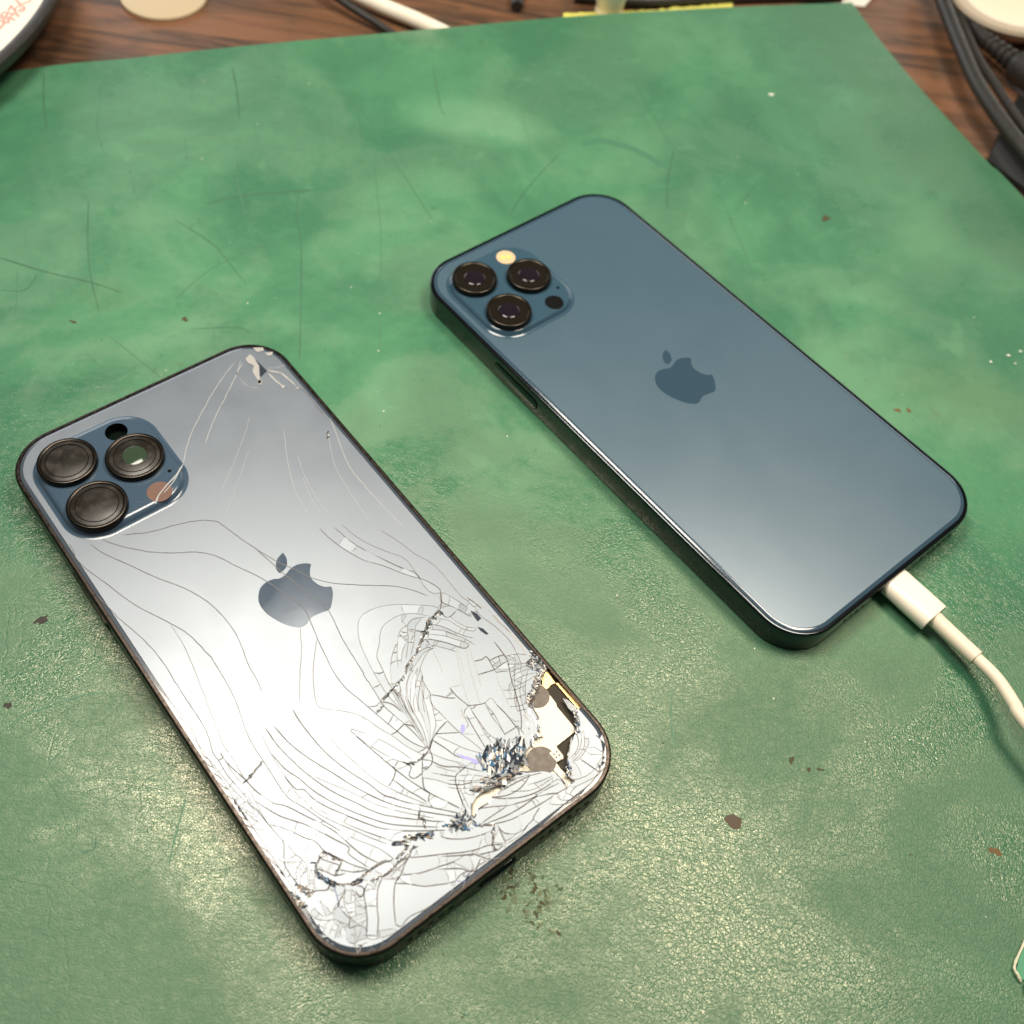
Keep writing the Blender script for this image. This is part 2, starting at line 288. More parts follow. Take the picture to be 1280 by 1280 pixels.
m 22.87,-46.57 24.79,-47.64 27.2,-48.1
m 22.34,-48.42 24.24,-49.49 25.89,-49.73
m 25.56,-46.27 24.07,-47.77 23.05,-50.21
m 28.72,-44.64 26.68,-46.43 25.24,-48.62 24.09,-51.6
m 30.72,-44.11 28.65,-45.9 27,-47.96 25.57,-50.13
m 29.54,-41.26 27.34,-43.64 25.56,-46.27
m 23.05,-50.21 24.92,-50.94
m 31.43,-39.27 30.53,-41.98 28.99,-43.52
m 27.72,-37.61 26.95,-39.39
f 15.46,-43.13 15.01,-46.48 14.45,-49.94 14.27,-53.15
f 18.55,-44.89 17.9,-47.86 17.82,-50.96 17.63,-52.99
d 13.7,-44.55 13.23,-47.61 12.86,-50.21 12.52,-53.05
f 15.19,-44.41 15.04,-47.96 14.92,-50.53 15.94,-53.67
d 12.89,-49.72 14.56,-50.39
f 13.45,-45.34 15.1,-46.06
d 17.86,-54.48 19.79,-54.69
f 20.92,-52.98 19.76,-55.03
f 13.08,-43.85 13.2,-44.91 12.58,-46.65 12.1,-46.54
f 10.65,-47.4 12.5,-48.88
f 2.24,-53.61 3.66,-54.66 5.27,-56.07 8.29,-57.97
f 1.7,-54.35 3.83,-55.92 5.47,-56.68 7.87,-58.23
f 1.37,-54.79 2.63,-56.06 4.81,-57.56 6.43,-58.07
f 3.98,-55.13 2.82,-56.09 2.09,-58.25 1.3,-59.89
f 3.6,-57.11 3.77,-58.36 4.79,-59.35
f 3.22,-56.15 2.66,-58.67 2.18,-60.77
f 4.64,-54.24 6.62,-55.47 8.69,-57.45
f 6.04,-55.04 4.7,-55.65 3.88,-57.32
f 7.08,-56.04 5.62,-56.79 5.53,-58.08
P 29.42,61.21 30.94,59.37 31.8,58.38 32.13,56.53 32.5,54.26 32.62,52.57
P 29.1,60.2 29.36,56.78 29.93,54.38
d 32.97,51.72 33.48,48.78 33.34,45.31 33.34,42.56 33.26,41.05
pf 22.41,63.06 22.43,60.64 22.98,58.66 24.65,57.13
p 25.64,66.61 23.23,64.95 22.13,64.06
h 31.24,35.88 30.29,33.87
pf 29.56,61.94 31.64,60.54 34.36,60.16"""
HOLES={'H1':[(35.35,-45.94),(32.71,-46.75),(30.64,-47.93),(29.46,-48.34),(27.8,-48.9),(26.32,-49.83),(25.56,-50.64),(26.07,-51.63),(25.87,-52.72),(25.47,-54.15),(24.58,-55.69),(22.98,-56.34),(21.37,-56.72),(20.48,-57.74),(18.73,-58.12),(17.17,-58.62),(15.51,-59.97),(14.92,-60.73),(16.36,-62.02),(18.5,-63.27),(19.75,-64.39),(20.96,-65.75),(20.96,-67.17),(20.81,-67.95),(20.77,-69.0),(23.02,-69.12),(22.58,-68.04),(22.98,-67.17),(25.33,-64.15),(26.86,-62.9),(28.83,-61.71),(30.24,-61.05),(31.15,-59.77),(32.36,-58.69),(32.53,-57.33),(33.68,-57.42),(34.83,-57.51),(36.01,-57.87),(37.41,-57.39)],'H2':[(10.61,-60.84),(9.58,-61.54),(7.56,-61.66),(7.04,-61.92),(3.5,-62.0),(1.93,-63.04),(1.81,-62.17),(3.29,-60.41),(4.93,-59.71),(7.06,-59.83),(9.24,-60.31)]}
PATCH={'panel':[(32.23,-47.04),(31.29,-47.89),(31.41,-48.49),(31.19,-53.37),(30.82,-54.1),(30.78,-59.98),(30.14,-60.73),(25.08,-60.88),(24.8,-61.51),(24.84,-63.32),(24.55,-63.81),(22.69,-63.62),(22.58,-65.18),(23.24,-70.65),(17.92,-70.62),(0.04,-64.92),(-1.05,-62.24),(3.0,-58.92),(14.99,-57.96),(20.32,-49.9),(25.87,-46.49),(29.94,-45.64)],'gold':[(34.56,-46.15),(34.17,-49.47),(33.14,-49.23),(32.44,-49.48),(31.71,-49.47),(31.54,-48.33),(32.91,-46.5)],'rail':[(34.12,-49.68),(34.57,-49.88),(34.81,-57.25),(34.16,-57.28)],'disc1':[(28.86,-49.67)],'disc2':[(20.44,-61.5)],'tile':[(24.57,-61.22),(24.85,-61.31),(24.83,-63.19),(24.66,-63.54),(23.11,-63.69),(22.89,-63.53),(22.74,-61.42),(22.92,-61.2)],'dots':[(24.22,-61.92),(23.44,-62.01),(24.2,-62.8),(23.42,-62.8)],'chipw':[(26.86,67.45),(28.59,68.17),(28.9,66.71),(28.53,65.1),(28.45,63.5),(26.81,60.51),(26.02,58.22),(25.23,58.34),(25.78,59.99),(26.06,62.65),(27.41,64.2),(26.68,65.92)],'chipd':[(28.95,65.72),(29.08,63.08),(29.24,60.92),(27.33,60.16),(26.74,60.15),(28.55,63.43)],'chip2':[(30.37,69.7),(32.52,68.35),(32.16,67.25),(30.47,67.87)],'chip3':[(32.01,66.51),(33.88,65.68),(33.04,64.78),(32.11,65.19)],'chip4':[(29.49,55.08),(30.55,53.96),(29.41,53.52)],'chip5':[(32.35,52.14),(33.03,51.57),(32.57,51.31),(32.13,51.69)],'chip6':[(25.82,59.56),(26.57,58.65),(25.76,57.79),(25.06,58.06)],'lens_d':[(29.55,-24.99),(30.26,-26.55),(30.28,-27.97),(29.2,-28.14),(29.23,-26.87)],'lens_d2':[(28.32,-29.18),(29.04,-30.21),(29.25,-31.98),(28.75,-31.83),(28.29,-30.37)],'violet':[(11.65,-45.61),(12.09,-45.93),(11.67,-46.95),(10.58,-47.35),(10.67,-46.46)],'violet2':[(6.82,-49.81),(9.68,-53.79),(9.26,-54.64),(8.04,-53.28)],'whitechip':[(13.56,-42.73),(13.8,-43.03),(13.32,-44.76),(12.9,-44.7)],'splinter':[(32.78,-53.52),(33.43,-54.5),(33.78,-57.0),(32.53,-57.33),(32.28,-56.16)],'Z_bl':[(9.8,-54.14),(13.44,-52.78),(20.98,-56.27),(17.41,-59.07),(14.36,-60.82),(10.95,-58.95),(9.33,-56.45)],'Z_bl2':[(-3.03,-60.77),(0.86,-60.52),(1.45,-62.22),(1.63,-64.86),(-0.6,-64.13),(-3.52,-62.27)],'Z_edge':[(34.33,-42.33),(34.46,-44.0),(34.12,-46.08),(30.57,-47.88),(25.67,-50.35),(25.87,-49.5),(30.06,-47.0),(33.53,-45.14)],'Z_edge2':[(33.65,-57.16),(32.83,-57.55),(32.56,-59.32),(30.61,-61.32),(29.51,-61.48),(32.28,-58.63),(32.38,-57.22)],'Z_lay':[(25.42,-50.66),(26.15,-51.69),(25.37,-54.57),(24.45,-55.84),(21.45,-56.78),(19.07,-56.23),(21.18,-54.18),(24.32,-52.33)],'Z_s1':[(-11.48,-57.39),(-8.87,-58.78),(-6.34,-60.29),(-7.27,-61.08),(-10.75,-59.4)],'Z_s2':[(-13.95,-57.38),(-11.28,-58.64),(-11.62,-59.12),(-14.29,-57.86)],'Z_s3':[(-4.22,-60.38),(-1.96,-61.32),(-1.07,-63.1),(-3.71,-61.69)],'Z_strip':[(4.99,-57.91),(11.62,-60.08),(11.57,-60.73),(5.54,-59.23)],'Z_strip2':[(8.46,-57.75),(12.22,-59.6),(14.62,-60.91),(10.88,-60.45),(8.05,-58.58)],'Z_ch':[(19.99,-21.71),(22.7,-21.33),(24.08,-20.85),(23.88,-22.18),(20.78,-22.56),(18.22,-24.17),(17.61,-23.45)],'Z_edge3':[(34.21,-40.94),(34.59,-45.57),(32.09,-47.08),(31.16,-42.77)],'Z_bl3':[(21.53,-67.09),(24.01,-64.93),(24.5,-65.96),(23.19,-68.32),(22.53,-67.5)],'Z_lc':[(-34.62,-53.56),(-33.74,-57.38),(-34.35,-57.48),(-34.67,-55.82)],'Z_lc2':[(-33.27,-52.26),(-30.53,-56.64),(-32.32,-56.44),(-32.89,-54.29)],'Z_m1':[(-28.64,-53.69),(-27.08,-56.91),(-27.59,-57.69),(-28.77,-54.76)],'Z_m2':[(-24.57,-59.08),(-22.41,-59.24),(-22.93,-60.02),(-24.33,-59.56)]}
LOGO=[[(7.39,5.6),(6.01,3.95),(5.39,2.3),(5.77,0.21),(6.6,-1.15),(7.87,-1.95),(7.21,-3.64),(5.65,-5.59),(4.32,-6.66),(2.44,-6.32),(0.71,-6.08),(-0.44,-6.26),(-1.65,-6.87),(-3.22,-6.74),(-4.99,-4.98),(-6.17,-2.9),(-7.21,0.07),(-7.41,2.46),(-6.95,4.4),(-5.47,6.39),(-3.74,7.22),(-1.74,7.09),(-0.28,6.41),(1.26,6.52),(2.92,7.17),(4.67,7.25),(6.36,6.54)],[(3.86,11.8),(3.63,9.84),(2.41,8.06),(0.39,7.5),(0.34,9.0),(1.55,10.78),(2.81,11.48)]]
SCR="""-171.8,296.7 -166.2,281.8 -160.4,268.9
-153.1,296 -149.6,286 -146.3,273.7 -142.2,265.8 -139,260.4
-158.4,304.5 -154.7,295.6
-142.4,294.6 -138.2,280.9
-138.9,306.8 -132.8,290.3
-128.4,309.5 -124.3,300.7 -122.3,293
-114.4,313.2 -109.7,301.7 -105,287.3
-96.7,313.5 -94.9,305.5
-100.2,286.5 -96.8,278.3
-100.5,268.5 -97.7,258.3 -94.5,250.8 -91.2,244.1
-137.1,240.2 -131.8,224.3 -125.9,210 -118.7,196.7
-149.7,223.4 -146.6,216.7
-152.2,211.8 -138.5,209.2 -124.6,207.7 -115.5,205.7
-146,208.6 -141.6,196.6 -140,191.2
-110.5,237.4 -97.3,230 -91.2,223.9 -83.3,215.8
-101,206.4 -95.5,218.7 -86.3,229.7 -74.1,240.1 -69,243.5
-78.7,257.4 -77.1,247.9 -74.9,241.6 -72.7,235.5 -68.4,217.5 -64.2,198.7 -62.6,190.7
-117,182.2 -106.1,173.7
-113.4,189.3 -96.4,178.3
-127.9,191.9 -117.2,186.7
-93.8,196.3 -81.6,199.4 -77.8,197.8
-87.7,197.6 -85.5,190.6
-147.4,199.8 -141,201.2 -140.1,207.9
-138.1,199.8 -134.9,195.7
-104.2,246.2 -92.5,253 -72.7,260
-134.8,205 -130.7,191.3
-142.9,188.7 -141.9,194.6
-130.2,256.5 -125.2,245.9
-118.6,274.2 -115.1,263.8
-82.9,325 -77.5,310.5 -71.9,303.6 -64.5,295.9 -59.7,287.9 -50.8,274.8 -42.3,262.3 -37,254.2
-69.4,301.5 -64.6,284.1
-60.1,283.9 -58.6,274.2 -53.6,255 -50.1,241.1 -46.1,218.7 -41.5,195.4
-2.2,295.4 -10.5,275.8 -14.9,260.4
-49.9,330.7 -43.8,309.3 -41.4,305.1
-16.5,312.1 -11.9,294.4
19.3,340.4 27.3,322.2 34.7,307.6 44.8,303.5 58,300.1
34.7,306.3 33.3,290.4 33.7,275.7
62.2,297.3 57.3,284.8 55.3,278.9
58.5,321.6 61.5,330.8 65,336
58,314.7 57.2,302.5
74,311.9 73.3,301.2
50.3,286.3 55,271.4 58.8,260.2 61.6,245.1
61.9,295 55.3,278.8
-84.7,68.4 -73.9,71.8
-85.6,73.5 -80.4,69.4
-94.9,68.8 -85.3,70
-80.2,90.3 -72.8,85
-98.4,77.5 -94.7,82.2 -85.2,88.3 -80.1,89.9
-94.2,77.1 -84.6,86.9
-79.2,58.8 -75.2,55.8
-72.3,60.5 -71.5,57.4 -73.7,56.1
-57,69.6 -56.7,60.9 -56.3,56.4
-100.8,101.5 -98,92.3
-98.3,102.7 -93.2,93.9
-83.1,67.6 -79.1,62.1
-71.1,69.5 -66.6,64
-59.2,57.3 -61.7,51.2
-47.2,43.3 -43.8,44.4
-60.3,37.6 -56.5,39.3
-105.1,94.3 -97.5,94.8
-102.3,90.8 -93.9,98.6
41.9,111.4 41.9,103.6 43.4,95.8
2.8,55.8 2.5,50.7
4.6,54 7,51.9
24.3,63.6 25.9,60.4
2,39.5 10.1,42.5
24.5,67.3 30.8,69.3
72.2,94.6 71.9,83.4
101.4,84.2 100.9,75.2
88.5,69.8 86.2,66.5"""
SMEAR=[(4.3,301.5),(9.8,304.9),(18.2,304.2),(25.0,301.3),(31.4,297.0)]
TXT=[(-182.2, 299.3), (-182.3, 304.1), (-181.6, 309.4), (-181.4, 313.8)]
CP=[(104.8,135.8,4),(111.3,128.2,5),(114.8,122.6,6.5),(117,116,8),(118.1,111.8,9)]
# ------------------------------------------------------------------ materials
def mat(name, col, rough=0.5, metal=0.0, ior=1.5, coat=0.0, coat_rough=0.05, spec=0.5, trans=0.0):
    m = bpy.data.materials.new(name); m.use_nodes = True
    b = m.node_tree.nodes["Principled BSDF"]
    b.inputs["Base Color"].default_value = (*col, 1); b.inputs["Roughness"].default_value = rough
    b.inputs["Metallic"].default_value = metal; b.inputs["IOR"].default_value = ior
    b.inputs["Coat Weight"].default_value = coat; b.inputs["Coat Roughness"].default_value = coat_rough
    b.inputs["Specular IOR Level"].default_value = spec; b.inputs["Transmission Weight"].default_value = trans
    return m
class NT:
    def __init__(s, m): s.t = m.node_tree; s.b = s.t.nodes["Principled BSDF"]
    def n(s, typ, **k):
        d = s.t.nodes.new(typ)
        for a, v in k.items(): setattr(d, a, v)
        return d
    def l(s, a, b): s.t.links.new(a, b)
    def val(s, sock, v):
        if hasattr(v, 'links') or isinstance(v, bpy.types.NodeSocket): s.l(v, sock)
        else: sock.default_value = v
    def math(s, op, a, b=0.0, clamp=False):
        d = s.n('ShaderNodeMath', operation=op, use_clamp=clamp); s.val(d.inputs[0], a); s.val(d.inputs[1], b); return d.outputs[0]
    def mapr(s, v, a, b, c=0.0, d=1.0):
        m = s.n('ShaderNodeMapRange'); m.interpolation_type = 'SMOOTHSTEP'; s.l(v, m.inputs[0])
        for i, x in enumerate((a, b, c, d)): m.inputs[i+1].default_value = x
        return m.outputs[0]
    def mix(s, f, a, b, bt='MIX'):
        d = s.n('ShaderNodeMix', data_type='RGBA', blend_type=bt); s.val(d.inputs[0], f)
        for k, v in ((6, a), (7, b)):
            if isinstance(v, tuple): d.inputs[k].default_value = (*v, 1)
            else: s.l(v, d.inputs[k])
        return d.outputs[2]
    def mm(s):
        tc = s.n('ShaderNodeTexCoord'); v = s.n('ShaderNodeVectorMath', operation='SCALE'); s.l(tc.outputs['Object'], v.inputs[0]); v.inputs['Scale'].default_value = 1000.0
        return v.outputs[0]
    def xf(s, v, rot=0.0, scale=(1, 1, 1)):
        d = s.n('ShaderNodeMapping'); s.l(v, d.inputs[0]); d.inputs['Rotation'].default_value = (0, 0, rot); d.inputs['Scale'].default_value = scale; return d.outputs[0]
    def noise(s, v, scale, detail=3, rough=0.55, dist=0.0):
        d = s.n('ShaderNodeTexNoise'); s.l(v, d.inputs['Vector']); d.inputs['Scale'].default_value = scale; d.inputs['Detail'].default_value = detail
        d.inputs['Roughness'].default_value = rough; d.inputs['Distortion'].default_value = dist; return d
    def vor(s, v, scale, feature='DISTANCE_TO_EDGE', rnd=1.0):
        d = s.n('ShaderNodeTexVoronoi', feature=feature); s.l(v, d.inputs['Vector']); d.inputs['Scale'].default_value = scale; d.inputs['Randomness'].default_value = rnd; return d.outputs['Distance']
    def warp(s, v, scale, amt):
        nz = s.noise(v, scale, 2); a = s.n('ShaderNodeVectorMath', operation='SUBTRACT'); s.l(nz.outputs['Color'], a.inputs[0]); a.inputs[1].default_value = (.5, .5, .5)
        b = s.n('ShaderNodeVectorMath', operation='SCALE'); s.l(a.outputs[0], b.inputs[0]); b.inputs['Scale'].default_value = amt
        c = s.n('ShaderNodeVectorMath', operation='ADD'); s.l(v, c.inputs[0]); s.l(b.outputs[0], c.inputs[1]); return c.outputs[0]
    def bump(s, h, strength=1.0, dist=0.0001, to=None):
        d = s.n('ShaderNodeBump'); s.l(h, d.inputs['Height']); d.inputs['Strength'].default_value = strength; d.inputs['Distance'].default_value = dist
        s.l(d.outputs[0], (to or s.b.inputs['Normal'])); return d

def mat_green():
    m = mat("worn green rubber", (0.1, 0.3, 0.15), 0.42, ior=1.68); g = NT(m); v = g.mm(); g.b.inputs['Specular Tint'].default_value = (1.0, 0.91, 0.70, 1)
    big = g.noise(v, 0.016, 4, 0.6, 0.6).outputs['Fac']; mid = g.noise(v, 0.07, 5, 0.65, 0.4).outputs['Fac']; fine = g.noise(v, 0.45, 4, 0.6).outputs['Fac']
    c = g.mix(g.mapr(big, 0.38, 0.66), (0.050, 0.170, 0.092), (0.076, 0.232, 0.123))
    c = g.mix(g.math('MULTIPLY', g.mapr(mid, 0.5, 0.72), 0.32), c, (0.044, 0.142, 0.080))
    c = g.mix(g.math('MULTIPLY', g.mapr(mid, 0.46, 0.28), 0.35), c, (0.100, 0.285, 0.152))
    c = g.mix(g.math('MULTIPLY', g.mapr(fine, 0.58, 0.74), 0.45), c, (0.085, 0.20, 0.085))
    # grime in small specks, thicker in some areas
    sp = g.vor(g.warp(v, 0.3, 2.5), 0.16, 'F1'); den = g.mapr(g.noise(v, 0.02, 2).outputs['Fac'], 0.45, 0.65)
    c = g.mix(g.math('MULTIPLY', g.math('MULTIPLY', g.mapr(sp, 0.16, 0.05), 0.55), den), c, (0.055, 0.13, 0.05))
    f2 = g.noise(g.warp(v, 0.4, 1.2), 0.33, 5, 0.7, 0.3).outputs['Fac']; den2 = g.mapr(g.noise(v, 0.011, 2).outputs['Fac'], 0.42, 0.62)
    c = g.mix(g.math('MULTIPLY', g.math('MULTIPLY', g.mapr(f2, 0.60, 0.70), 0.6), den2), c, (0.060, 0.125, 0.048))
    # old stains, plus broad dark ellipses painting shade into the far-right corner
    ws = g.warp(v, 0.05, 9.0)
    for (x, y, rx, ry, k, col) in STAINS_AND_SHADE:
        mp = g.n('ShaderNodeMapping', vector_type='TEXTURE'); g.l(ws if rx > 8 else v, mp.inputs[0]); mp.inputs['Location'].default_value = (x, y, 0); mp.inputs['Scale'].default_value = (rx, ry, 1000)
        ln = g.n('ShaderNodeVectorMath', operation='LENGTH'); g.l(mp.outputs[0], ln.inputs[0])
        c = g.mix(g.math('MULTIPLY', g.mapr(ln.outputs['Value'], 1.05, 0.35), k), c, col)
    # relief: leathery cells, fibrous creases in several directions, soft dents
    w = g.warp(v, 0.35, 1.5); w2 = g.warp(v, 0.16, 3.6)
    cell = g.mapr(g.vor(w, 0.85), 0.0, 0.13); cell2 = g.mapr(g.vor(w, 1.9), 0.0, 0.2)
    h = None
    right = g.mapr(g.noise(v, 0.014, 2).outputs['Fac'], 0.40, 0.60)
    sx = g.n('ShaderNodeSeparateXYZ'); g.l(v, sx.inputs[0])
    rightx = g.mapr(g.math('ADD', sx.outputs[0], g.math('MULTIPLY', right, 60.0)), -25, 55)
    leath = g.math('ADD', g.math('MULTIPLY', cell, 0.6), g.math('MULTIPLY', cell2, 0.45))
    fib = None
    for i, (rot, sc_) in enumerate(((0.5, 0.42), (-0.75, 0.37), (1.7, 0.46))):
        e = g.vor(g.xf(w2, rot + i, (0.45, 1.3, 1)), sc_); e = g.mapr(e, 0.0, 0.06)
        fib = e if fib is None else g.math('MULTIPLY', fib, g.math('ADD', g.math('MULTIPLY', e, 0.8), 0.2))
    big_e = g.mapr(g.vor(w2, 0.075), 0.0, 0.018)
    fib = g.math('ADD', g.math('MULTIPLY', fib, 0.45), g.math('ADD', g.math('MULTIPLY', big_e, 0.5), g.math('MULTIPLY', cell2, 0.40)))
    mx = g.n('ShaderNodeMix'); g.l(rightx, mx.inputs[0]); g.l(fib, mx.inputs[2]); g.l(leath, mx.inputs[3])
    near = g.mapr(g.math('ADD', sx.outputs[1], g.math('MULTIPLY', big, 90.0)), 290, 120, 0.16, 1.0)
    c = g.mix(g.math('MULTIPLY', g.mapr(near, 0.3, 1.0), 0.85), c, (0.024, 0.112, 0.060))  # colour darkened toward the camera, painting in the weaker light there
    crease_dark = g.math('MULTIPLY', g.math('SUBTRACT', 1.0, g.mapr(mx.outputs[0], 0.1, 0.75)), g.math('MULTIPLY', near, 0.28))  # crease dirt, with occlusion-like shade painted into the colour
    c = g.mix(crease_dark, c, (0.035, 0.09, 0.045)); g.l(c, g.b.inputs['Base Color'])
    h = g.math('MULTIPLY', mx.outputs[0], near)
    h = g.math('ADD', h, g.math('MULTIPLY', g.noise(v, 0.16, 3).outputs['Fac'], 1.1)); h = g.math('ADD', h, g.math('MULTIPLY', fine, 0.25))
    g.bump(h, 1.0, 0.000050)
    rg = g.math('ADD', g.mapr(g.noise(v, 0.022, 3, 0.6, 0.5).outputs['Fac'], 0.40, 0.60, 0.22, 0.50), g.mapr(fine, 0.3, 0.7, -0.03, 0.05)); g.l(rg, g.b.inputs['Roughness'])
    return m
def mat_wood():
    m = mat("rosewood tabletop", (0.15, 0.07, 0.04), 0.42); g = NT(m); v = g.mm()
    a = g.xf(v, -0.12, (0.16, 1.0, 1.0)); w = g.warp(a, 0.02, 22.0)
    st = g.noise(w, 0.10, 6, 0.62, 1.2).outputs['Fac']; fi = g.noise(g.xf(v, -0.12, (0.05, 1.6, 1)), 0.5, 4).outputs['Fac']; kn = g.noise(g.warp(v, 0.02, 14), 0.028, 3).outputs['Fac']
    c = g.mix(g.mapr(st, 0.36, 0.62), (0.045, 0.025, 0.015), (0.19, 0.085, 0.040))
    c = g.mix(g.math('MULTIPLY', g.mapr(kn, 0.5, 0.68), 0.85), c, (0.052, 0.038, 0.025))
    c = g.mix(g.math('MULTIPLY', g.mapr(fi, 0.42, 0.68), 0.55), c, (0.16, 0.085, 0.045))
    g.l(c, g.b.inputs['Base Color']); g.bump(fi, 0.5, 0.0002); return m
def mat_glass(name, base, rough, ior, hz, tint=(0.87, 0.935, 1.0)):
    m = mat(name, base, rough, ior=ior); g = NT(m); g.b.inputs['Specular Tint'].default_value = (*tint, 1); v = g.mm()
    nz = g.noise(v, 0.05, 4, 0.6, 0.5).outputs['Fac']; g.l(g.mapr(nz, 0.3, 0.7, rough-hz, rough+hz), g.b.inputs['Roughness'])
    g.bump(g.noise(v, 9.0, 2).outputs['Fac'], 0.10, 0.00002); return m
def mat_scuff(name, base, worn, rough, lo, hi, metal=1.0, fr=1.6):
    m = mat(name, base, rough, metal); g = NT(m); v = g.mm()
    nz = g.noise(v, fr, 5, 0.7).outputs['Fac']; c = g.mix(g.mapr(nz, lo, hi), base, worn); g.l(c, g.b.inputs['Base Color'])
    g.l(g.mapr(g.noise(v, fr*.5, 3).outputs['Fac'], 0.3, 0.7, rough-0.08, rough+0.12), g.b.inputs['Roughness'])
    if metal: g.bump(nz, 0.3, 0.00008)
    return m
DK = (0.045, 0.16, 0.085)
STAINS_AND_SHADE = [(-159, 253, 15, 11, .6, DK), (-117, 284, 15, 8, .5, DK), (-127, 268, 14, 6, .45, DK), (-56.8, 289.3, 4.6, 4.6, .38, DK), (-32.4, 251.8, 5.0, 5.0, .42, DK),
          (146, 290, 30, 24, .55, (0.035, 0.115, 0.062)), (140, 335, 54, 64, .6, (0.040, 0.125, 0.068)), (118, 262, 34, 15, .45, DK), (98, 388, 36, 34, .6, DK), (122, 340, 18, 30, .35, DK), (60, 330, 20, 14, .3, DK), (104, 58, 16, 9, .4, (0.11, 0.36, 0.2)),  # broad far-right ellipses: falloff of light put into the colour
          (20, 60, 6, 5, .6, (0.16, 0.22, 0.1)), (-30, 305, 30, 14, .35, (0.2, 0.42, 0.24)), (-120, 205, 12, 8, .3, (0.1, 0.2, 0.1)), (118, 215, 26, 16, .3, (0.085, 0.2, 0.085))]
M = {}
M['mat'] = mat_green(); M['wood'] = mat_wood()
M['glass_l'] = mat_glass("hazy back glass", (0.050, 0.068, 0.092), 0.40, 2.5, 0.03)
M['glass_r'] = mat_glass("satin blue back glass", (0.034, 0.082, 0.118), 0.33, 2.3, 0.01)
M['gloss_l'] = mat("clear blue camera glass", (0.045, 0.077, 0.115), 0.16, ior=1.55)
M['gloss_r'] = mat("glossy blue camera glass", (0.033, 0.074, 0.108), 0.14, ior=1.5)
M['edge_r'] = mat("polished pane edge", (0.03, 0.06, 0.09), 0.12, ior=1.7); M['edge_l'] = mat("polished grey pane edge", (0.05, 0.065, 0.085), 0.14, ior=1.7)
M['logo_l'] = mat_glass("smudged mirror logo", (0.046, 0.068, 0.100), 0.17, 1.42, 0.08)
M['logo_r'] = mat("mirror logo", (0.028, 0.060, 0.088), 0.2, ior=1.5)
M['steel_r'] = mat("polished dark steel", (0.055, 0.062, 0.066), 0.14, 1.0)
M['steel_l'] = mat_scuff("scuffed dark steel", (0.045, 0.036, 0.030), (0.20, 0.145, 0.11), 0.34, 0.60, 0.85)
M['black'] = mat("black plastic", (0.012, 0.012, 0.012), 0.35); M['blackg'] = mat("black glass", (0.006, 0.006, 0.006), 0.08)
M['rubber'] = mat_scuff("black rubber", (0.02, 0.019, 0.017), (0.05, 0.045, 0.04), 0.45, 0.5, 0.8, 0.0)
M['hole'] = mat("dark cavity", (0.002, 0.005, 0.003), 0.8, spec=0.05)
M['lring_l'] = mat("dark lens bezel", (0.036, 0.031, 0.026), 0.26, 1.0)
M['lring_r'] = mat("bronze lens bezel", (0.040, 0.035, 0.028), 0.28, 1.0)
M['lens_l'] = mat_scuff("smeared lens cover", (0.013, 0.011, 0.008), (0.034, 0.028, 0.021), 0.30, 0.45, 0.75, 0.0, 0.35); M['lens_l'].node_tree.nodes['Principled BSDF'].inputs['Specular IOR Level'].default_value = 0.3
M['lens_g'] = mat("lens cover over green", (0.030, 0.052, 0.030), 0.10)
M['lens_r'] = mat("lens black", (0.010, 0.008, 0.005), 0.12, spec=0.35); M['dome'] = mat("coated lens dome", (0.010, 0.007, 0.011), 0.08, ior=1.4)
M['flash'] = mat("flash diffuser", (0.62, 0.44, 0.26), 0.4); M['led'] = mat("yellow led", (0.80, 0.62, 0.16), 0.3)
M['sens_l'] = mat("rose sensor window", (0.17, 0.10, 0.08), 0.2); M['white'] = mat("warm white plastic", (0.82, 0.75, 0.62), 0.35); M['cable'] = mat("white cable sheath", (0.72, 0.63, 0.49), 0.5)
M['panel'] = mat("cream inner plate", (0.80, 0.73, 0.57), 0.40); M['gold'] = mat("gold contact", (0.85, 0.55, 0.22), 0.3, 0.8); M['floor'] = mat("dark brown cavity floor", (0.034, 0.025, 0.014), 0.55, spec=0.2)
M['disc'] = mat_scuff("grey brown pad", (0.11, 0.085, 0.062), (0.17, 0.14, 0.11), 0.5, 0.4, 0.8, 0.0); M['dot'] = mat("green dot", (0.03, 0.06, 0.03), 0.5)
M['cr_d'] = mat("crack face", (0.085, 0.075, 0.070), 0.45); M['cr_f'] = mat("fine crack", (0.16, 0.145, 0.135), 0.4); M['cr_p'] = mat("pale crack", (0.36, 0.37, 0.37), 0.45)
M['cr_w'] = mat("glass dust", (0.36, 0.355, 0.34), 0.35); M['cr_b'] = mat("blue fracture face", (0.10, 0.13, 0.26), 0.2); M['cr_v'] = mat("violet fracture face", (0.28, 0.26, 0.62), 0.25)
M['chip_d'] = mat("dark splinter", (0.03, 0.04, 0.055), 0.15, ior=1.6); M['chip_g'] = mat("grey splinter", (0.26, 0.28, 0.30), 0.15, ior=1.7); M['chip_c'] = mat("blue splinter", (0.07, 0.17, 0.30), 0.15, ior=1.6); M['chip_w'] = mat("white splinter", (0.8, 0.78, 0.74), 0.3); M['chip_t'] = mat("tan splinter", (0.42, 0.34, 0.26), 0.3)
M['scr'] = mat("dark cut", (0.034, 0.112, 0.058), 0.6); M['scrf'] = mat("faint cut", (0.050, 0.155, 0.082), 0.55); M['smear'] = mat("dark smear", (0.05, 0.17, 0.095), 0.5)
M['brown'] = mat("brown fleck", (0.065, 0.060, 0.030), 0.7, spec=0.2); M['rust'] = mat("rusty fleck", (0.14, 0.085, 0.035), 0.7, spec=0.2); M['dkbrown'] = mat("black brown fleck", (0.025, 0.02, 0.015), 0.7); M['pink'] = mat("bare brown patch", (0.095, 0.072, 0.048), 0.7, spec=0.2)
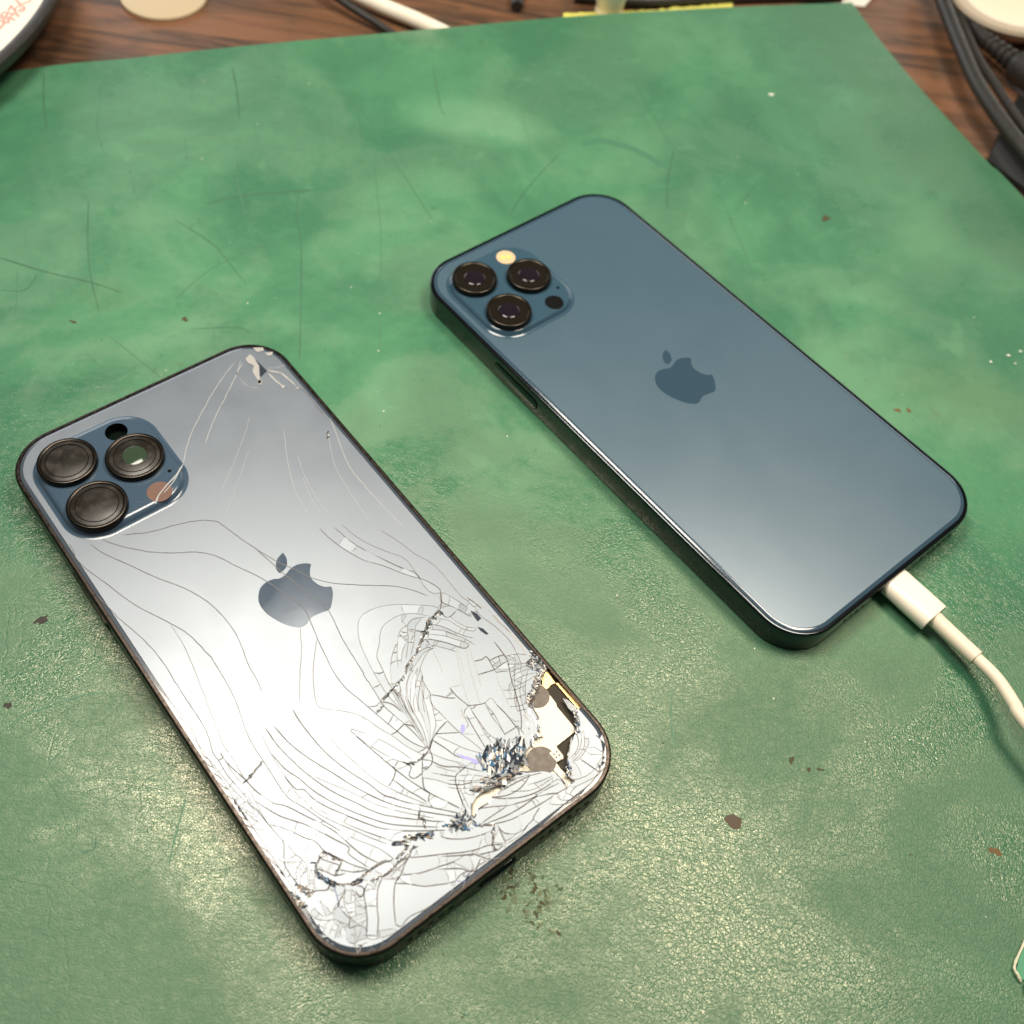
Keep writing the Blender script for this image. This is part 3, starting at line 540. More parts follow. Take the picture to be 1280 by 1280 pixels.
M['grime'] = mat("olive grime", (0.05, 0.07, 0.03), 0.7); M['grime2'] = mat("pale grime", (0.11, 0.14, 0.065), 0.7)
M['paper'] = mat("white paper", (0.72, 0.70, 0.62), 0.7); M['cream'] = mat("cream plastic", (0.50, 0.40, 0.26), 0.45); M['creamw'] = mat("cream white china", (0.78, 0.66, 0.48), 0.35); M['creamr'] = mat("cream rim", (0.45, 0.38, 0.29), 0.4)
M['red'] = mat("red print", (0.62, 0.07, 0.045), 0.6); M['yellow'] = mat("yellow paper", (0.62, 0.58, 0.12), 0.7); M['flapw'] = mat("torn pale edge", (0.62, 0.58, 0.42), 0.6); M['flapg'] = mat("fresh green", (0.05, 0.25, 0.13), 0.4)
# ------------------------------------------------------------------ mesh helpers (millimetres)
class MB:
    def __init__(s): s.v = []; s.f = []; s.m = []
    def add(s, vs, fs, mi=0):
        o = len(s.v); s.v += [tuple(x) for x in vs]; s.f += [tuple(o+i for i in f) for f in fs]; s.m += [mi]*len(fs)
    def build(s, name, mats, parent=None, smooth=None, z=0.0):
        me = bpy.data.meshes.new(name); me.from_pydata([(a*S, b*S, (c+z)*S) for a, b, c in s.v], [], s.f)
        for x in (mats if isinstance(mats, (list, tuple)) else [mats]): me.materials.append(x)
        if len(set(s.m)) > 1: me.polygons.foreach_set("material_index", s.m)
        me.validate(); me.update()
        if smooth is not None:
            me.polygons.foreach_set("use_smooth", [True]*len(me.polygons)); me.set_sharp_from_angle(angle=math.radians(smooth))
        o = bpy.data.objects.new(name, me); COL.objects.link(o)
        if parent: o.parent = parent
        return o
    def loft(s, rings, mi=0, cap0=False, cap1=False, closed=True):
        o = len(s.v); n = len(rings[0])
        for r in rings: s.v += [tuple(x) for x in r]
        for k in range(len(rings)-1):
            for i in range(n if closed else n-1):
                j = (i+1) % n; s.f.append((o+k*n+i, o+k*n+j, o+(k+1)*n+j, o+(k+1)*n+i)); s.m.append(mi)
        if cap0: s.f.append(tuple(o+i for i in reversed(range(n)))); s.m.append(mi)
        if cap1: s.f.append(tuple(o+(len(rings)-1)*n+i for i in range(n))); s.m.append(mi)
    def lathe(s, cx, cy, prof, n=40, mi=0, cap0=False, cap1=True, ax=None):
        rings = [[(cx+r*math.cos(2*math.pi*i/n), cy+r*math.sin(2*math.pi*i/n), z) for i in range(n)] for r, z in prof]
        s.loft(rings, mi, cap0, cap1)
    def prism(s, pts, z0, z1, mi=0):
        if area2(pts) < 0: pts = pts[::-1]
        s.loft([[(x, y, z0) for x, y in pts], [(x, y, z1) for x, y in pts]], mi, True, True)
    def ribbon(s, pts, w, z, mi=0, taper=True, jit=0.0):
        n = len(pts); L = []; R = []
        for i, (x, y) in enumerate(pts):
            a = pts[max(0, i-1)]; b = pts[min(n-1, i+1)]; dx, dy = b[0]-a[0], b[1]-a[1]; d = math.hypot(dx, dy) or 1
            ww = w/2*(1+random.uniform(-jit, jit)); 
            if taper and (i == 0 or i == n-1): ww *= 0.25
            L.append((x-dy/d*ww, y+dx/d*ww, z)); R.append((x+dy/d*ww, y-dx/d*ww, z))
        o = len(s.v); s.v += L+R
        for i in range(n-1): s.f.append((o+i, o+n+i, o+n+i+1, o+i+1)); s.m.append(mi)
    def tube(s, pts, r, n=16, mi=0, caps=True):
        P = [Vector(p) for p in pts]; rings = []; ref = Vector((0, 0, 1))
        for i, p in enumerate(P):
            t = (P[min(len(P)-1, i+1)]-P[max(0, i-1)]).normalized(); a = t.cross(ref)
            if a.length < 1e-3: a = t.cross(Vector((0, 1, 0)))
            a.normalize(); b = a.cross(t); rr = r[i] if isinstance(r, (list, tuple)) else r
            rings.append([tuple(p+(a*math.cos(q)+b*math.sin(q))*rr) for q in (2*math.pi*k/n for k in range(n))])
        s.loft(rings, mi, caps, caps)
def area2(p): return sum(p[i][0]*p[(i+1) % len(p)][1]-p[(i+1) % len(p)][0]*p[i][1] for i in range(len(p)))
def spline(pts, k=4):
    if len(pts) < 3: return list(pts)
    d = len(pts[0]); out = []
    for i in range(len(pts)-1):
        p0, p1, p2, p3 = pts[max(0, i-1)], pts[i], pts[i+1], pts[min(len(pts)-1, i+2)]
        for j in range(k):
            t = j/k; out.append(tuple(0.5*((2*p1[a])+(-p0[a]+p2[a])*t+(2*p0[a]-5*p1[a]+4*p2[a]-p3[a])*t*t+(-p0[a]+3*p1[a]-3*p2[a]+p3[a])*t**3) for a in range(d)))
    out.append(tuple(pts[-1])); return out
def rr(w, h, r, n=12, cx=0.0, cy=0.0):
    out = []
    for sx, sy, a0 in ((1, 1, 0), (-1, 1, 90), (-1, -1, 180), (1, -1, 270)):
        for i in range(n+1):
            a = math.radians(a0+90*i/n); out.append((cx+sx*(w/2-r)+r*math.cos(a), cy+sy*(h/2-r)+r*math.sin(a)))
    return out
def rrr(w, h, r, prof, n=14, cx=0.0, cy=0.0): return [[(x, y, z) for x, y in rr(w-2*o, h-2*o, max(r-o, 0.2), n, cx, cy)] for o, z in prof]
def inpoly(p, poly):
    x, y = p; c = False; j = len(poly)-1
    for i in range(len(poly)):
        (xi, yi), (xj, yj) = poly[i], poly[j]
        if (yi > y) != (yj > y) and x < (xj-xi)*(y-yi)/(yj-yi)+xi: c = not c
        j = i
    return c
def circle(cx, cy, r, n=32): return [(cx+r*math.cos(2*math.pi*i/n), cy+r*math.sin(2*math.pi*i/n)) for i in range(n)]
def fillpoly(mb, outer, holes, z, mi=0):
    vs = []; es = []
    for loop in [outer]+holes:
        o = len(vs); n = len(loop); vs += [Vector(p) for p in loop]; es += [(o+i, o+(i+1) % n) for i in range(n)]
    V, E, F, *_ = delaunay_2d_cdt(vs, es, [], 0, 1e-5)
    keep = []
    for f in F:
        c = sum((V[i] for i in f), Vector((0, 0)))/len(f)
        if inpoly(c, outer) and not any(inpoly(c, h) for h in holes): keep.append(tuple(f))
    fs = [f if area2([V[i] for i in f]) > 0 else f[::-1] for f in keep]
    mb.add([(v.x, v.y, z) for v in V], fs, mi)
def thing(name, label, cat, loc=(0, 0, 0), rot=0.0, group=None):
    o = bpy.data.objects.new(name, None); COL.objects.link(o); o.empty_display_size = 0.02
    o.location = [c*S for c in loc]; o.rotation_euler = (0, 0, rot); tag(o, label, cat, group); return o
def tag(o, label, cat, group=None):
    o['label'] = label; o['category'] = cat
    if group: o['group'] = group
    return o
def stuff(o): o['kind'] = 'stuff'; return o
# ------------------------------------------------------------------ table top
b = MB(); b.add([(-1500, -900, -2.6), (1500, -900, -2.6), (1500, 1900, -2.6), (-1500, 1900, -2.6)], [(0, 1, 2, 3)])
b.add([(-1500, -900, -30), (1500, -900, -30), (1500, 1900, -30), (-1500, 1900, -30)], [(3, 2, 1, 0)])
t = b.build("tabletop", M['wood']); t['kind'] = 'structure'
# ------------------------------------------------------------------ green mat
TOP = spline([(-420, 150, 0), (-300, 224, 0), (-184.5, 292.7, 0), (-148.6, 310.3, 0), (-110.5, 328.6, 0), (-59.3, 351.3, 0), (-4.3, 375.7, 0), (48.8, 396.2, 0), (100.2, 414.1, 0)], 12)
def resamp(pts, n):
    d = [0]
    for a, c in zip(pts, pts[1:]): d.append(d[-1]+math.dist(a, c))
    out = []
    for k in range(n+1):
        q = d[-1]*k/n; i = max(j for j in range(len(d)) if d[j] <= q+1e-9); i = min(i, len(pts)-2); u = (q-d[i])/max(d[i+1]-d[i], 1e-9)
        out.append(tuple(pts[i][a]*(1-u)+pts[i+1][a]*u for a in range(len(pts[0]))))
    return out
NU, NV = 150, 150
topl = resamp([p[:2] for p in TOP], NU)
redge = resamp(spline([(100.2, 414.1), (109.4, 390.7), (122, 363.3), (134, 340.3), (143, 323.5), (151.8, 309.2), (215, 190), (300, 20)], 10), NV)
def lift(x, y, v):          # the far edge rides up over the cables that run beneath it
    return 6.0*math.exp(-((x+52)/55.0)**2)*math.exp(-v/0.05)
b = MB(); gt = []; gb = []
for j in range(NV+1):
    for i in range(NU+1):
        v = j/NV; x = topl[i][0]+redge[j][0]-redge[0][0]; y = topl[i][1]+redge[j][1]-redge[0][1]
        z = lift(x, y, v); kz = (HGT-z)/HGT; x *= kz; y *= kz
        gt.append((x, y, z)); gb.append((x, y, z-2.0))
N1 = NU+1
def gi(i, j): return j*N1+i
b.add(gt, [(gi(i, j), gi(i, j+1), gi(i+1, j+1), gi(i+1, j)) for j in range(NV) for i in range(NU)])
b.add(gb, [(gi(i, j), gi(i+1, j), gi(i+1, j+1), gi(i, j+1)) for j in range(NV) for i in range(NU)])
o2 = len(gt)
rim = [gi(i, 0) for i in range(NU)]+[gi(NU, j) for j in range(NV)]+[gi(i, NV) for i in range(NU, 0, -1)]+[gi(0, j) for j in range(NV, 0, -1)]
for k in range(len(rim)):
    a, c = rim[k], rim[(k+1) % len(rim)]; b.f.append((a, c, c+o2, a+o2)); b.m.append(0)
mato = thing("work_mat", "worn green rubber work mat with cuts and creases lying under both phones", "mat")
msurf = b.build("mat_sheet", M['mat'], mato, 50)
b = MB()
for i, ln in enumerate(SCR.split('\n')):
    P = [tuple(map(float, q.split(','))) for q in ln.split()]; P = spline(P, 4)
    if P[0][1] > 340: P = [q for q in P if q[1] < 9999]
    def zz(q):
        return 0.03
    b.ribbon(P, random.uniform(0.20, 0.36) if i % 3 else 0.44, 0.03, 0 if i % 2 == 0 else 1, True, 0.4)
# everything on the mat follows its surface
from mathutils.bvhtree import BVHTree
BV = BVHTree.FromPolygons(gt, [(gi(i, j), gi(i, j+1), gi(i+1, j+1), gi(i+1, j)) for j in range(NV) for i in range(NU)])
def drape(vv): return [(x, y, z+matz(x, y)) for x, y, z in vv]
def matz(x, y):
    h_ = BV.ray_cast((x, y, 50), (0, 0, -1))
    if h_[0] is not None: return h_[0].z
    return 0
b.v = drape(b.v)
stuff(b.build("cut_marks", [M['scr'], M['scrf']], mato))
b = MB(); b.ribbon(spline(SMEAR, 6), 2.6, 0.02, 0, True, 0.08); b.v = drape(b.v); b.build("smear", M['smear'], mato)
def blot(cx, cy, rx, ry, rot=0.0, n=20, jit=0.3):
    f1, f2, f3 = (random.random()*6.28 for _ in range(3))
    return [(cx+math.cos(rot)*rx*c*k-math.sin(rot)*ry*s_*k, cy+math.sin(rot)*rx*c*k+math.cos(rot)*ry*s_*k) for c, s_, k in ((math.cos(2*math.pi*i/n), math.sin(2*math.pi*i/n), 1+jit*.8*math.sin(4*math.pi*i/n+f1)+jit*.6*math.sin(6*math.pi*i/n+f2)+jit*.5*math.sin(10*math.pi*i/n+f3)) for i in range(n))]
for (x, y, rx, ry, ro, mk, nm, lb) in ((-99.8, 104.4, 1.6, 0.8, .9, 'dkbrown', 'burn_mark', 'black brown burn mark'), (-99.2, 83.7, .7, .8, 0, 'dkbrown', 'burn_mark', None), (56.1, 82.6, 1.8, 1.5, .2, 'pink', 'bare_patch', 'bare brown patch where the green has flaked off'),
        (101.1, 206.1, .8, .7, 0, 'rust', 'rust_spot', None), (104.3, 206.7, .7, .6, 0, 'rust', 'rust_spot', None), (-96.2, 199.5, .8, .8, 0, 'brown', 'stain_spot', None), (84.3, 283.1, 1.4, 1.2, 0, 'brown', 'stain_spot', None),
        (68.8, 98.4, .6, .7, 0, 'brown', 'stain_spot', None), (72.6, 96.8, .5, .45, 0, 'brown', 'stain_spot', None), (75.1, 97.2, .7, .3, 0, 'brown', 'stain_spot', None), (112.2, 84.8, 1.2, .8, -.3, 'rust', 'rust_spot', None), (-124.5, 192.5, 1.0, .4, 0, 'brown', 'stain_spot', None)):
    b = MB(); p_ = blot(x, y, rx, ry, ro, 24, .14 if mk == 'pink' else .3); b.prism(p_, 0.02, 0.06); b.v = drape(b.v); o = b.build(nm, M[mk], mato)
    if lb: o['label'] = lb
b = MB()
for k in range(90):
    a = random.random(); x = 9+11*random.random()+random.gauss(0, 1.2); y = 66-10*random.random()-(x-14)*0.3; s_ = random.uniform(.12, .5)
    b.prism(blot(x, y, s_*1.4, s_, random.random()*3, 7, .45), 0.02, 0.05+random.random()*.12, random.choice((0, 2, 1, 2)))
stuff(b.build("flaking_grime", [M['grime'], M['brown'], M['grime2']], mato))
b = MB()
for k in range(420):
    x = random.uniform(-130, 150); y = random.uniform(35, 330); s_ = random.uniform(.06, .2)
    b.prism(blot(x, y, s_*1.3, s_, random.random()*3, 6, .4), 0.0, 0.05, random.choice((0, 0, 0, 1, 2)))
for (x, y, s_) in ((67.6, 345, .9), (130.2, 230.2, .4), (135.9, 233.9, .5), (137.4, 231, .3), (139.8, 236.3, .4)):
    b.prism(blot(x, y, s_, s_*.8, 0, 8, .3), 0.0, 0.35, 2)
b.v = drape(b.v)
stuff(b.build("dust_specks", [M['scr'], M['brown'], M['paper']], mato))
# peeled flap at the right
b = MB(); b.prism([(113.0, 60.6), (114.3, 64.6), (117, 68.5), (124, 70), (124, 56), (116.2, 58.3), (113.9, 59.4)], 0.02, 0.5, 0)
b.tube(spline([(116.6, 68.2, .6), (114.2, 64.6, .8), (112.6, 61.4, .7), (113.0, 60.0, .9), (113.6, 58.9, .6)], 5), [.2+.18*random.random() for _ in range(21)], 6, 1)
b.tube(spline([(114.9, 58.6, .5), (114.4, 57.6, .9), (114.9, 56.0, .6), (116.5, 54.5, .4)], 4), [.25+.25*random.random() for _ in range(13)], 6, 1)
b.build("peeled_flap", [M['flapg'], M['flapw']], mato, 40)
# ------------------------------------------------------------------ phones
PW, PL = 71.5, 146.7
def frame(parent, h, mm, steps=6, rim=0.95, inner=None):
    b = MB(); prof = [(1.3, 0.0), (0.5, 0.12), (0.12, 0.4), (0, 0.8), (0, h-0.62)]
    for i in range(1, steps+1): a = math.pi/2*i/steps; prof.append((0.55*(1-math.cos(a)), h-0.55+0.55*math.sin(a)))
    prof += [(rim, h), (rim+0.03, h-1.4)]
    b.loft(rrr(PW, PL, 11.6, prof, 20), 0, True, False)
    fl = rr(PW-2*rim-.06, PL-2*rim-.06, 10.5, 20); b.add([(x, y, h-1.4) for x, y in fl], [tuple(range(len(fl)))], 1)
    return b.build("frame", mm, parent, 35)
def side_pill(parent, name, x, y, z, ln, wd, out, m, ns=1):     # a flat pill standing out of the long side
    b = MB(); ring = rr(ln, wd, wd/2*.96, 8); ring0 = rr(ln+.5, wd+.5, wd/2+.2, 8)
    b.loft([[(x, y+u, z+v) for u, v in ring0], [(x-0.02*ns, y+u, z+v) for u, v in ring0]], 1, False, True)
    b.loft([[(x, y+u, z+v) for u, v in ring], [(x-(out-.1)*ns, y+u, z+v) for u, v in ring], [(x-out*ns, y+u*.985, z+v*.9) for u, v in ring]], 0, True, True)
    return b.build(name, [m, M['hole']], parent, 40)
def end_pill(parent, name, x, z, ln, wd, out, m, y=-PL/2, k=8):   # the same on the bottom end
    b = MB(); ring = rr(ln, wd, wd/2*.98, k)
    b.loft([[(x+u, y+.05, z+v) for u, v in ring], [(x+u, y-out, z+v) for u, v in ring]], 0, False, True)
    return b.build(name, m, parent, 40)
def camera_plate(parent, h, m, flash_hole):
    cx, cy, w, l = -17.4, 52.9, 30.4, 31.0; R = 8.8
    b = MB(); prof = [(0.0, h+0.01), (0.45, h+0.07), (0.85, h+0.25), (1.1, h+0.62), (1.3, h+0.92), (1.5, h+1.12), (1.75, h+1.26), (2.05, h+1.34), (2.4, h+1.38)]
    b.loft(rrr(w, l, R, prof, 14, cx, cy)); top = rr(w-4.8, l-4.8, R-2.4, 14, cx, cy)
    holes = [circle(-10.75, 62.9, 2.65, 36)] if flash_hole else []
    fillpoly(b, top, holes, h+1.38)
    if flash_hole: b.lathe(-10.75, 62.9, [(2.65, h+1.38), (2.65, h-1.3)], 36, 1, False, False); b.v += [(x, y, h-1.3) for x, y in circle(-10.75, 62.9, 2.65, 36)]; n = len(b.v); b.f.append(tuple(range(n-36, n))); b.m.append(1)
    return b.build("camera_plate", [m, M['hole']], parent, 30), h+1.38
def camera_lens(parent, cx, cy, z0, r, hgt, mring, mglass, mdome=None, ticks=0):
    b = MB(); b.lathe(cx, cy, [(r-.1, z0-.6), (r, z0+.1), (r, z0+hgt-.35), (r-.1, z0+hgt-.12), (r-.3, z0+hgt), (r-.8, z0+hgt), (r-.95, z0+hgt-.12), (r-1.0, z0+hgt-.5)], 56, 0, False, False)
    o = b.build("camera_lens", mring, parent, 40)
    b = MB(); zg = z0+hgt-.22
    if mdome: b.lathe(cx, cy, [(r-.98, zg-.03), (r-1.9, zg-.06), (3.3, zg-.25)], 48, 0, False, True)
    else: b.lathe(cx, cy, [(r-.98, zg), (r-1.2, zg+.08)], 48, 0, False, True)
    g = b.build("lens_glass", mglass, o, 40)
    if mdome:
        b = MB(); prof = [(3.0*math.cos(a), zg-.26+.5*math.sin(a)) for a in [math.pi/2*i/8 for i in range(8)]]+[(.05, zg+.24)]
        b.lathe(cx, cy, prof, 36, 0, False, True); b.build("lens_element", mdome, o, 60)
    else:
        b = MB(); ang = [i/48*2*math.pi for i in range(49)]
        b.tube([(cx+(r-2.0)*math.cos(a), cy+(r-2.0)*math.sin(a), zg+.1) for a in ang], .11, 6); b.build("inner_ring", mring, o, 60)
    return o
def logo(parent, z, m):
    b = MB(); body, leaf = LOGO
    def seg(pts, corners):
        out = []
        for a, c in zip(corners, corners[1:]): out += spline(pts[a:c+1], 4)[:-1]
        return out
    bl = body+[body[0]]; P = seg(bl, [0, 5, len(bl)-1]); lf = leaf+[leaf[0]]; Q = seg(lf, [0, 3, len(lf)-1])
    for q in (P, Q): fillpoly(b, q, [], z)
    return b.build("logo", m, parent)
# ---- intact phone
HR = 7.4
ph = thing("smartphone", "intact blue smartphone lying back up with a white charging cable plugged in", "smartphone", (79.316005, 197.36788, 0), 0.80940004) if 0 else thing("smartphone", "intact blue smartphone lying back up with a white charging cable plugged in", "smartphone", (40.563478, 197.36788, 0), 0.80940004)
frame(ph, HR, [M['steel_r'], M['black']])
b = MB(); prof = [(1.02, HR-.7), (1.02, HR-.18), (1.06, HR-.12), (1.14, HR-.088), (1.42, HR-.013), (1.70, HR+.060), (1.85, HR+.077), (2.0, HR+.08)]
b.loft(rrr(PW, PL, 11.6, prof, 20), 1, False, True); b.m[-1] = 0; b.build("back_glass", [M['glass_r'], M['edge_r']], ph, 50)
ZT = HR+.08
logo(ph, ZT+.015, M['logo_r'])
cp, zc = camera_plate(ph, ZT, M['gloss_r'], False)
for x, y in ((-24.2, 60.6), (-10.8, 53.1), (-24.2, 45.5)): camera_lens(ph, x, y, zc, 6.3, 1.75, M['lring_r'], M['lens_r'], M['dome'])
b = MB(); b.lathe(-10.75, 63.3, [(2.75, zc), (2.7, zc+.06)], 36); fl = b.build("flash", M['flash'], ph, 30)
b = MB()
for dx, dy in ((-.75, .35), (.75, -.35)): b.prism([(-10.75+dx+u*.5, 63.3+dy+v*.75) for u, v in ((-1, -1), (1, -1), (1, 1), (-1, 1))], zc+.06, zc+.1)
b.build("flash_led", M['led'], fl)
b = MB(); b.lathe(-10.9, 41.8, [(2.65, zc), (2.6, zc+.04)], 36); b.build("sensor_window", M['blackg'], ph, 30)
b = MB(); b.lathe(-6.3, 45.6, [(.5, zc), (.45, zc+.03)], 16); b.build("microphone_hole", M['hole'], ph)
side_pill(ph, "side_button", -PW/2, 27.6, 3.9, 17.5, 3.0, .3, M['steel_r'])
for y0 in (-62.0, 61.5):
    b = MB(); b.add([(-PW/2-.01, y0, .9), (-PW/2-.01, y0+.9, .9), (-PW/2-.01, y0+.9, HR-.7), (-PW/2-.01, y0, HR-.7)], [(3, 2, 1, 0)])
    b.build("antenna_band", M['black'], ph)
end_pill(ph, "charging_port", 0, 3.7, 9.4, 3.4, .03, M['hole'])
for k in range(6): end_pill(ph, "speaker_hole", 11.5+k*2.2, 3.7, 1.1, 1.1, .03, M['hole'], k=3)
for k in range(4): end_pill(ph, "speaker_hole", -11.5-k*2.2, 3.7, 1.1, 1.1, .03, M['hole'], k=3)
# ---- charging cable (world coordinates along the phone's axis)
cable = thing("charging_cable", "white charging cable plugged into the end of the blue phone", "cable")
c_, s_ = math.cos(0.80940004), math.sin(0.80940004)
def pw(x, y, z): return (40.563478+c_*x-s_*y, 197.36788+s_*x+c_*y, z)
b = MB(); rings = []
for y, k in ((-73.2, .97), (-73.5, 1.0), (-85.6, 1.0), (-86.0, .985), (-86.0, .7)):
    rings.append([pw(u*k, y, 3.9+v*k) for u, v in rr(8.7, 5.0, 2.4, 8)])
b.loft(rings, 0, True, True); b.build("connector", M['white'], cable, 40)
path = [pw(0, -85.9, 3.9), CP[0], CP[1]]
b = MB(); b.tube(spline(path, 4), [2.05, 2.05, 2.02, 2.0, 2.0, 1.98, 1.96, 1.95, 1.95], 20); b.build("strain_relief", M['cable'], cable, 40)
p3 = path[-1]
CPATH = spline([tuple(Vector(CP[0]).lerp(Vector(p3), .5)), p3]+CP[2:]+[(128, 96, 9.5), (137, 68, 6), (150, 30, 1.7)], 8)
b = MB(); b.tube(CPATH, 1.5, 18); b.build("cable_sheath", M['cable'], cable, 60)
# ---- cracked phone
HL = 8.52
pl = thing("smartphone", "grey blue smartphone with shattered back glass and a hole in one corner", "smartphone", (-44.374208, 114.937635, 0), 0.79316005)
frame(pl, HL, [M['steel_l'], M['floor']], 6, 1.0)
GLO = rr(PW-2.2, PL-2.2, 10.5, 16); GLI = rr(PW-3.8, PL-3.8, 9.7, 16)
lines = []
for ln in CR.split('\n'):
    k, *q = ln.split(); P = [tuple(map(float, a.split(','))) for a in q]
    lines.append((k, P if k in ('h', 'P') else spline(P, 3)))
def jag(P, s_):
    out = [P[0]]
    for a, c in zip(P, P[1:]):
        d = math.dist(a, c); n = max(1, int(d/.9)); nx, ny = -(c[1]-a[1])/(d or 1), (c[0]-a[0])/(d or 1)
        for i in range(1, n+1):
            u = i/n; j = random.gauss(0, s_) if i < n else 0; out.append((a[0]+(c[0]-a[0])*u+nx*j, a[1]+(c[1]-a[1])*u+ny*j))
    return out
lines = [(k, jag(P, .05 if k != 'm' else .09)) for k, P in lines]
def cross(p, q, a, c):
    d = (q[0]-p[0])*(c[1]-a[1])-(q[1]-p[1])*(c[0]-a[0])
    if abs(d) < 1e-9: return None
    t = ((a[0]-p[0])*(c[1]-a[1])-(a[1]-p[1])*(c[0]-a[0]))/d; u = ((a[0]-p[0])*(q[1]-p[1])-(a[1]-p[1])*(q[0]-p[0]))/d
    return t if 0.02 < t <= 1 and 0 <= u <= 1 else None
def rungs(zone, n, lmax, kinds_, kout):
    src = [(a, c) for k, P in lines if k in kinds_ for a, c in zip(P, P[1:]) if inpoly(a, zone)]
    allseg = [(a, c) for k, P in lines if k[0] not in 'pP' for a, c in zip(P, P[1:])]
    for _ in range(n):
        if not src: return
        a, c = random.choice(src); u = random.random(); p = (a[0]+(c[0]-a[0])*u, a[1]+(c[1]-a[1])*u); ang = math.atan2(c[1]-a[1], c[0]-a[0])+random.choice((-1, 1))*random.uniform(.9, 1.9)
        q = (p[0]+math.cos(ang)*lmax, p[1]+math.sin(ang)*lmax); near = [t_ for s0, s1 in allseg if math.dist(s0, p) < lmax+2 for t_ in [cross(p, q, s0, s1)] if t_]
        if not near: continue
        t_ = min(near); e = (p[0]+(q[0]-p[0])*t_, p[1]+(q[1]-p[1])*t_); L_ = math.dist(p, e)
        if L_ < .35: continue
        m_ = ((p[0]+e[0])/2+random.gauss(0, .1*L_), (p[1]+e[1])/2+random.gauss(0, .1*L_)); new = [p, m_, e]; lines.append((kout, new)); allseg += [(p, m_), (m_, e)]
rungs([(-36, -73), (-36, -25), (-22, -40), (-4, -52), (20, -52), (36, -40), (36, -73)], 210, 5.5, 'dfh', 'f')
rungs([(-36, -73), (-36, -45), (-20, -56), (0, -58), (0, -73)], 130, 3.0, 'dfhm', 'f')
rungs([(14, 8), (36, 8), (36, -50), (8, -45)], 170, 3.0, 'dfhm', 'f')
rungs([(-10, -20), (16, -10), (20, -50), (-6, -50)], 60, 3.5, 'dfh', 'd')
PLATE = rr(29.8, 30.4, 8.6, 14, -17.4, 52.9)
inside = lambda p: inpoly(p, GLO)
vs = []; es = []; kinds = []
def addloop(loop, kind, closed=True):
    o = len(vs); n = len(loop); vs.extend(Vector(p) for p in loop)
    for i in range(n if closed else n-1): es.append((o+i, o+(i+1) % n)); kinds.append(kind)
addloop(GLO, 1); addloop(GLI, 0); addloop(PLATE, 1)
for H in HOLES.values(): addloop(H, 1)
for k, P in lines:
    if k[0] in 'pP': continue
    Q = list(P)                                   # run each crack on a little so that it meets its neighbour
    for e, n_ in ((0, 1), (-1, -2)):
        dx, dy = Q[e][0]-Q[n_][0], Q[e][1]-Q[n_][1]; d = math.hypot(dx, dy) or 1
        q = (Q[e][0]+dx/d*.45, Q[e][1]+dy/d*.45)
        if e == 0: Q.insert(0, q)
        else: Q.append(q)
    addloop(Q, 1, False)
V, E, F, ov, oe, of = delaunay_2d_cdt(vs, es, [], 0, 1e-4)
barrier = set()
for e, src in zip(E, oe):
    if any(kinds[i] for i in src): barrier.add((min(e), max(e)))
emap = {}
for fi, f in enumerate(F):
    for i in range(3): a, c = f[i], f[(i+1) % 3]; emap.setdefault((min(a, c), max(a, c)), []).append(fi)
comp = [-1]*len(F); comps = []
holes = list(HOLES.values())
def bad(f):
    c = sum((V[i] for i in f), Vector((0, 0)))/3
    return not inpoly(c, GLO) or any(inpoly(c, h) for h in holes) or inpoly(c, PLATE)
for fi in range(len(F)):
    if comp[fi] >= 0 or bad(F[fi]): continue
    st = [fi]; comp[fi] = len(comps); cur = []
    while st:
        q = st.pop(); cur.append(q); f = F[q]
        for i in range(3):
            e = (min(f[i], f[(i+1) % 3]), max(f[i], f[(i+1) % 3]))
            if e in barrier: continue
            for r in emap[e]:
                if comp[r] < 0 and not bad(F[r]): comp[r] = comp[fi]; st.append(r)
    comps.append(cur)
def tarea(f): return abs(area2([V[i] for i in f]))/2
comps = [(sum(tarea(F[i]) for i in cmp_), cmp_) for cmp_ in comps]; comps.sort(key=lambda x: -x[0])
def shard(mb, cmp_, tx, ty, dz):
    ids = {}; vv = []; ff = []; mi_ = []; tr = [F[i] if area2([V[j] for j in F[i]]) > 0 else F[i][::-1] for i in cmp_]
    cx = sum(V[i].x for f in tr for i in f)/(3*len(tr)); cy = sum(V[i].y for f in tr for i in f)/(3*len(tr))
    def zt(p):
        z = HL+dz+tx*(p.x-cx)+ty*(p.y-cy)
        if not inpoly(p*1.0, GLI) and not any(abs(p.x-q[0])+abs(p.y-q[1]) < .02 for q in GLI): z -= .19
        return z
    for f in tr:
        for i in f:
            if i not in ids: ids[i] = len(vv); vv.append((V[i].x, V[i].y, zt(V[i])))
        ff.append(tuple(ids[i] for i in f)); mi_.append(0 if inpoly((V[f[0]]+V[f[1]]+V[f[2]])/3, GLI) else 1)
    ec = {}
    for f in ff:
        for i in range(3): ec[(f[i], f[(i+1) % 3])] = 1
    n = len(vv); bot = {}
    for (a, c) in list(ec):
        if (c, a) not in ec:
            for q in (a, c):
                if q not in bot: bot[q] = len(vv); vv.append((vv[q][0], vv[q][1], HL-.62))
            ff.append((c, a, bot[a], bot[c])); mi_.append(1)
    mb.add(vv, ff); mb.m[-len(ff):] = mi_
b = MB(); shard(b, comps[0][1], 0, 0, 0); bg_ = b.build("back_glass", [M['glass_l'], M['edge_l']], pl)
bg_['label'] = "shattered grey blue back glass"
rest = MB(); ns = 0; keepers = []
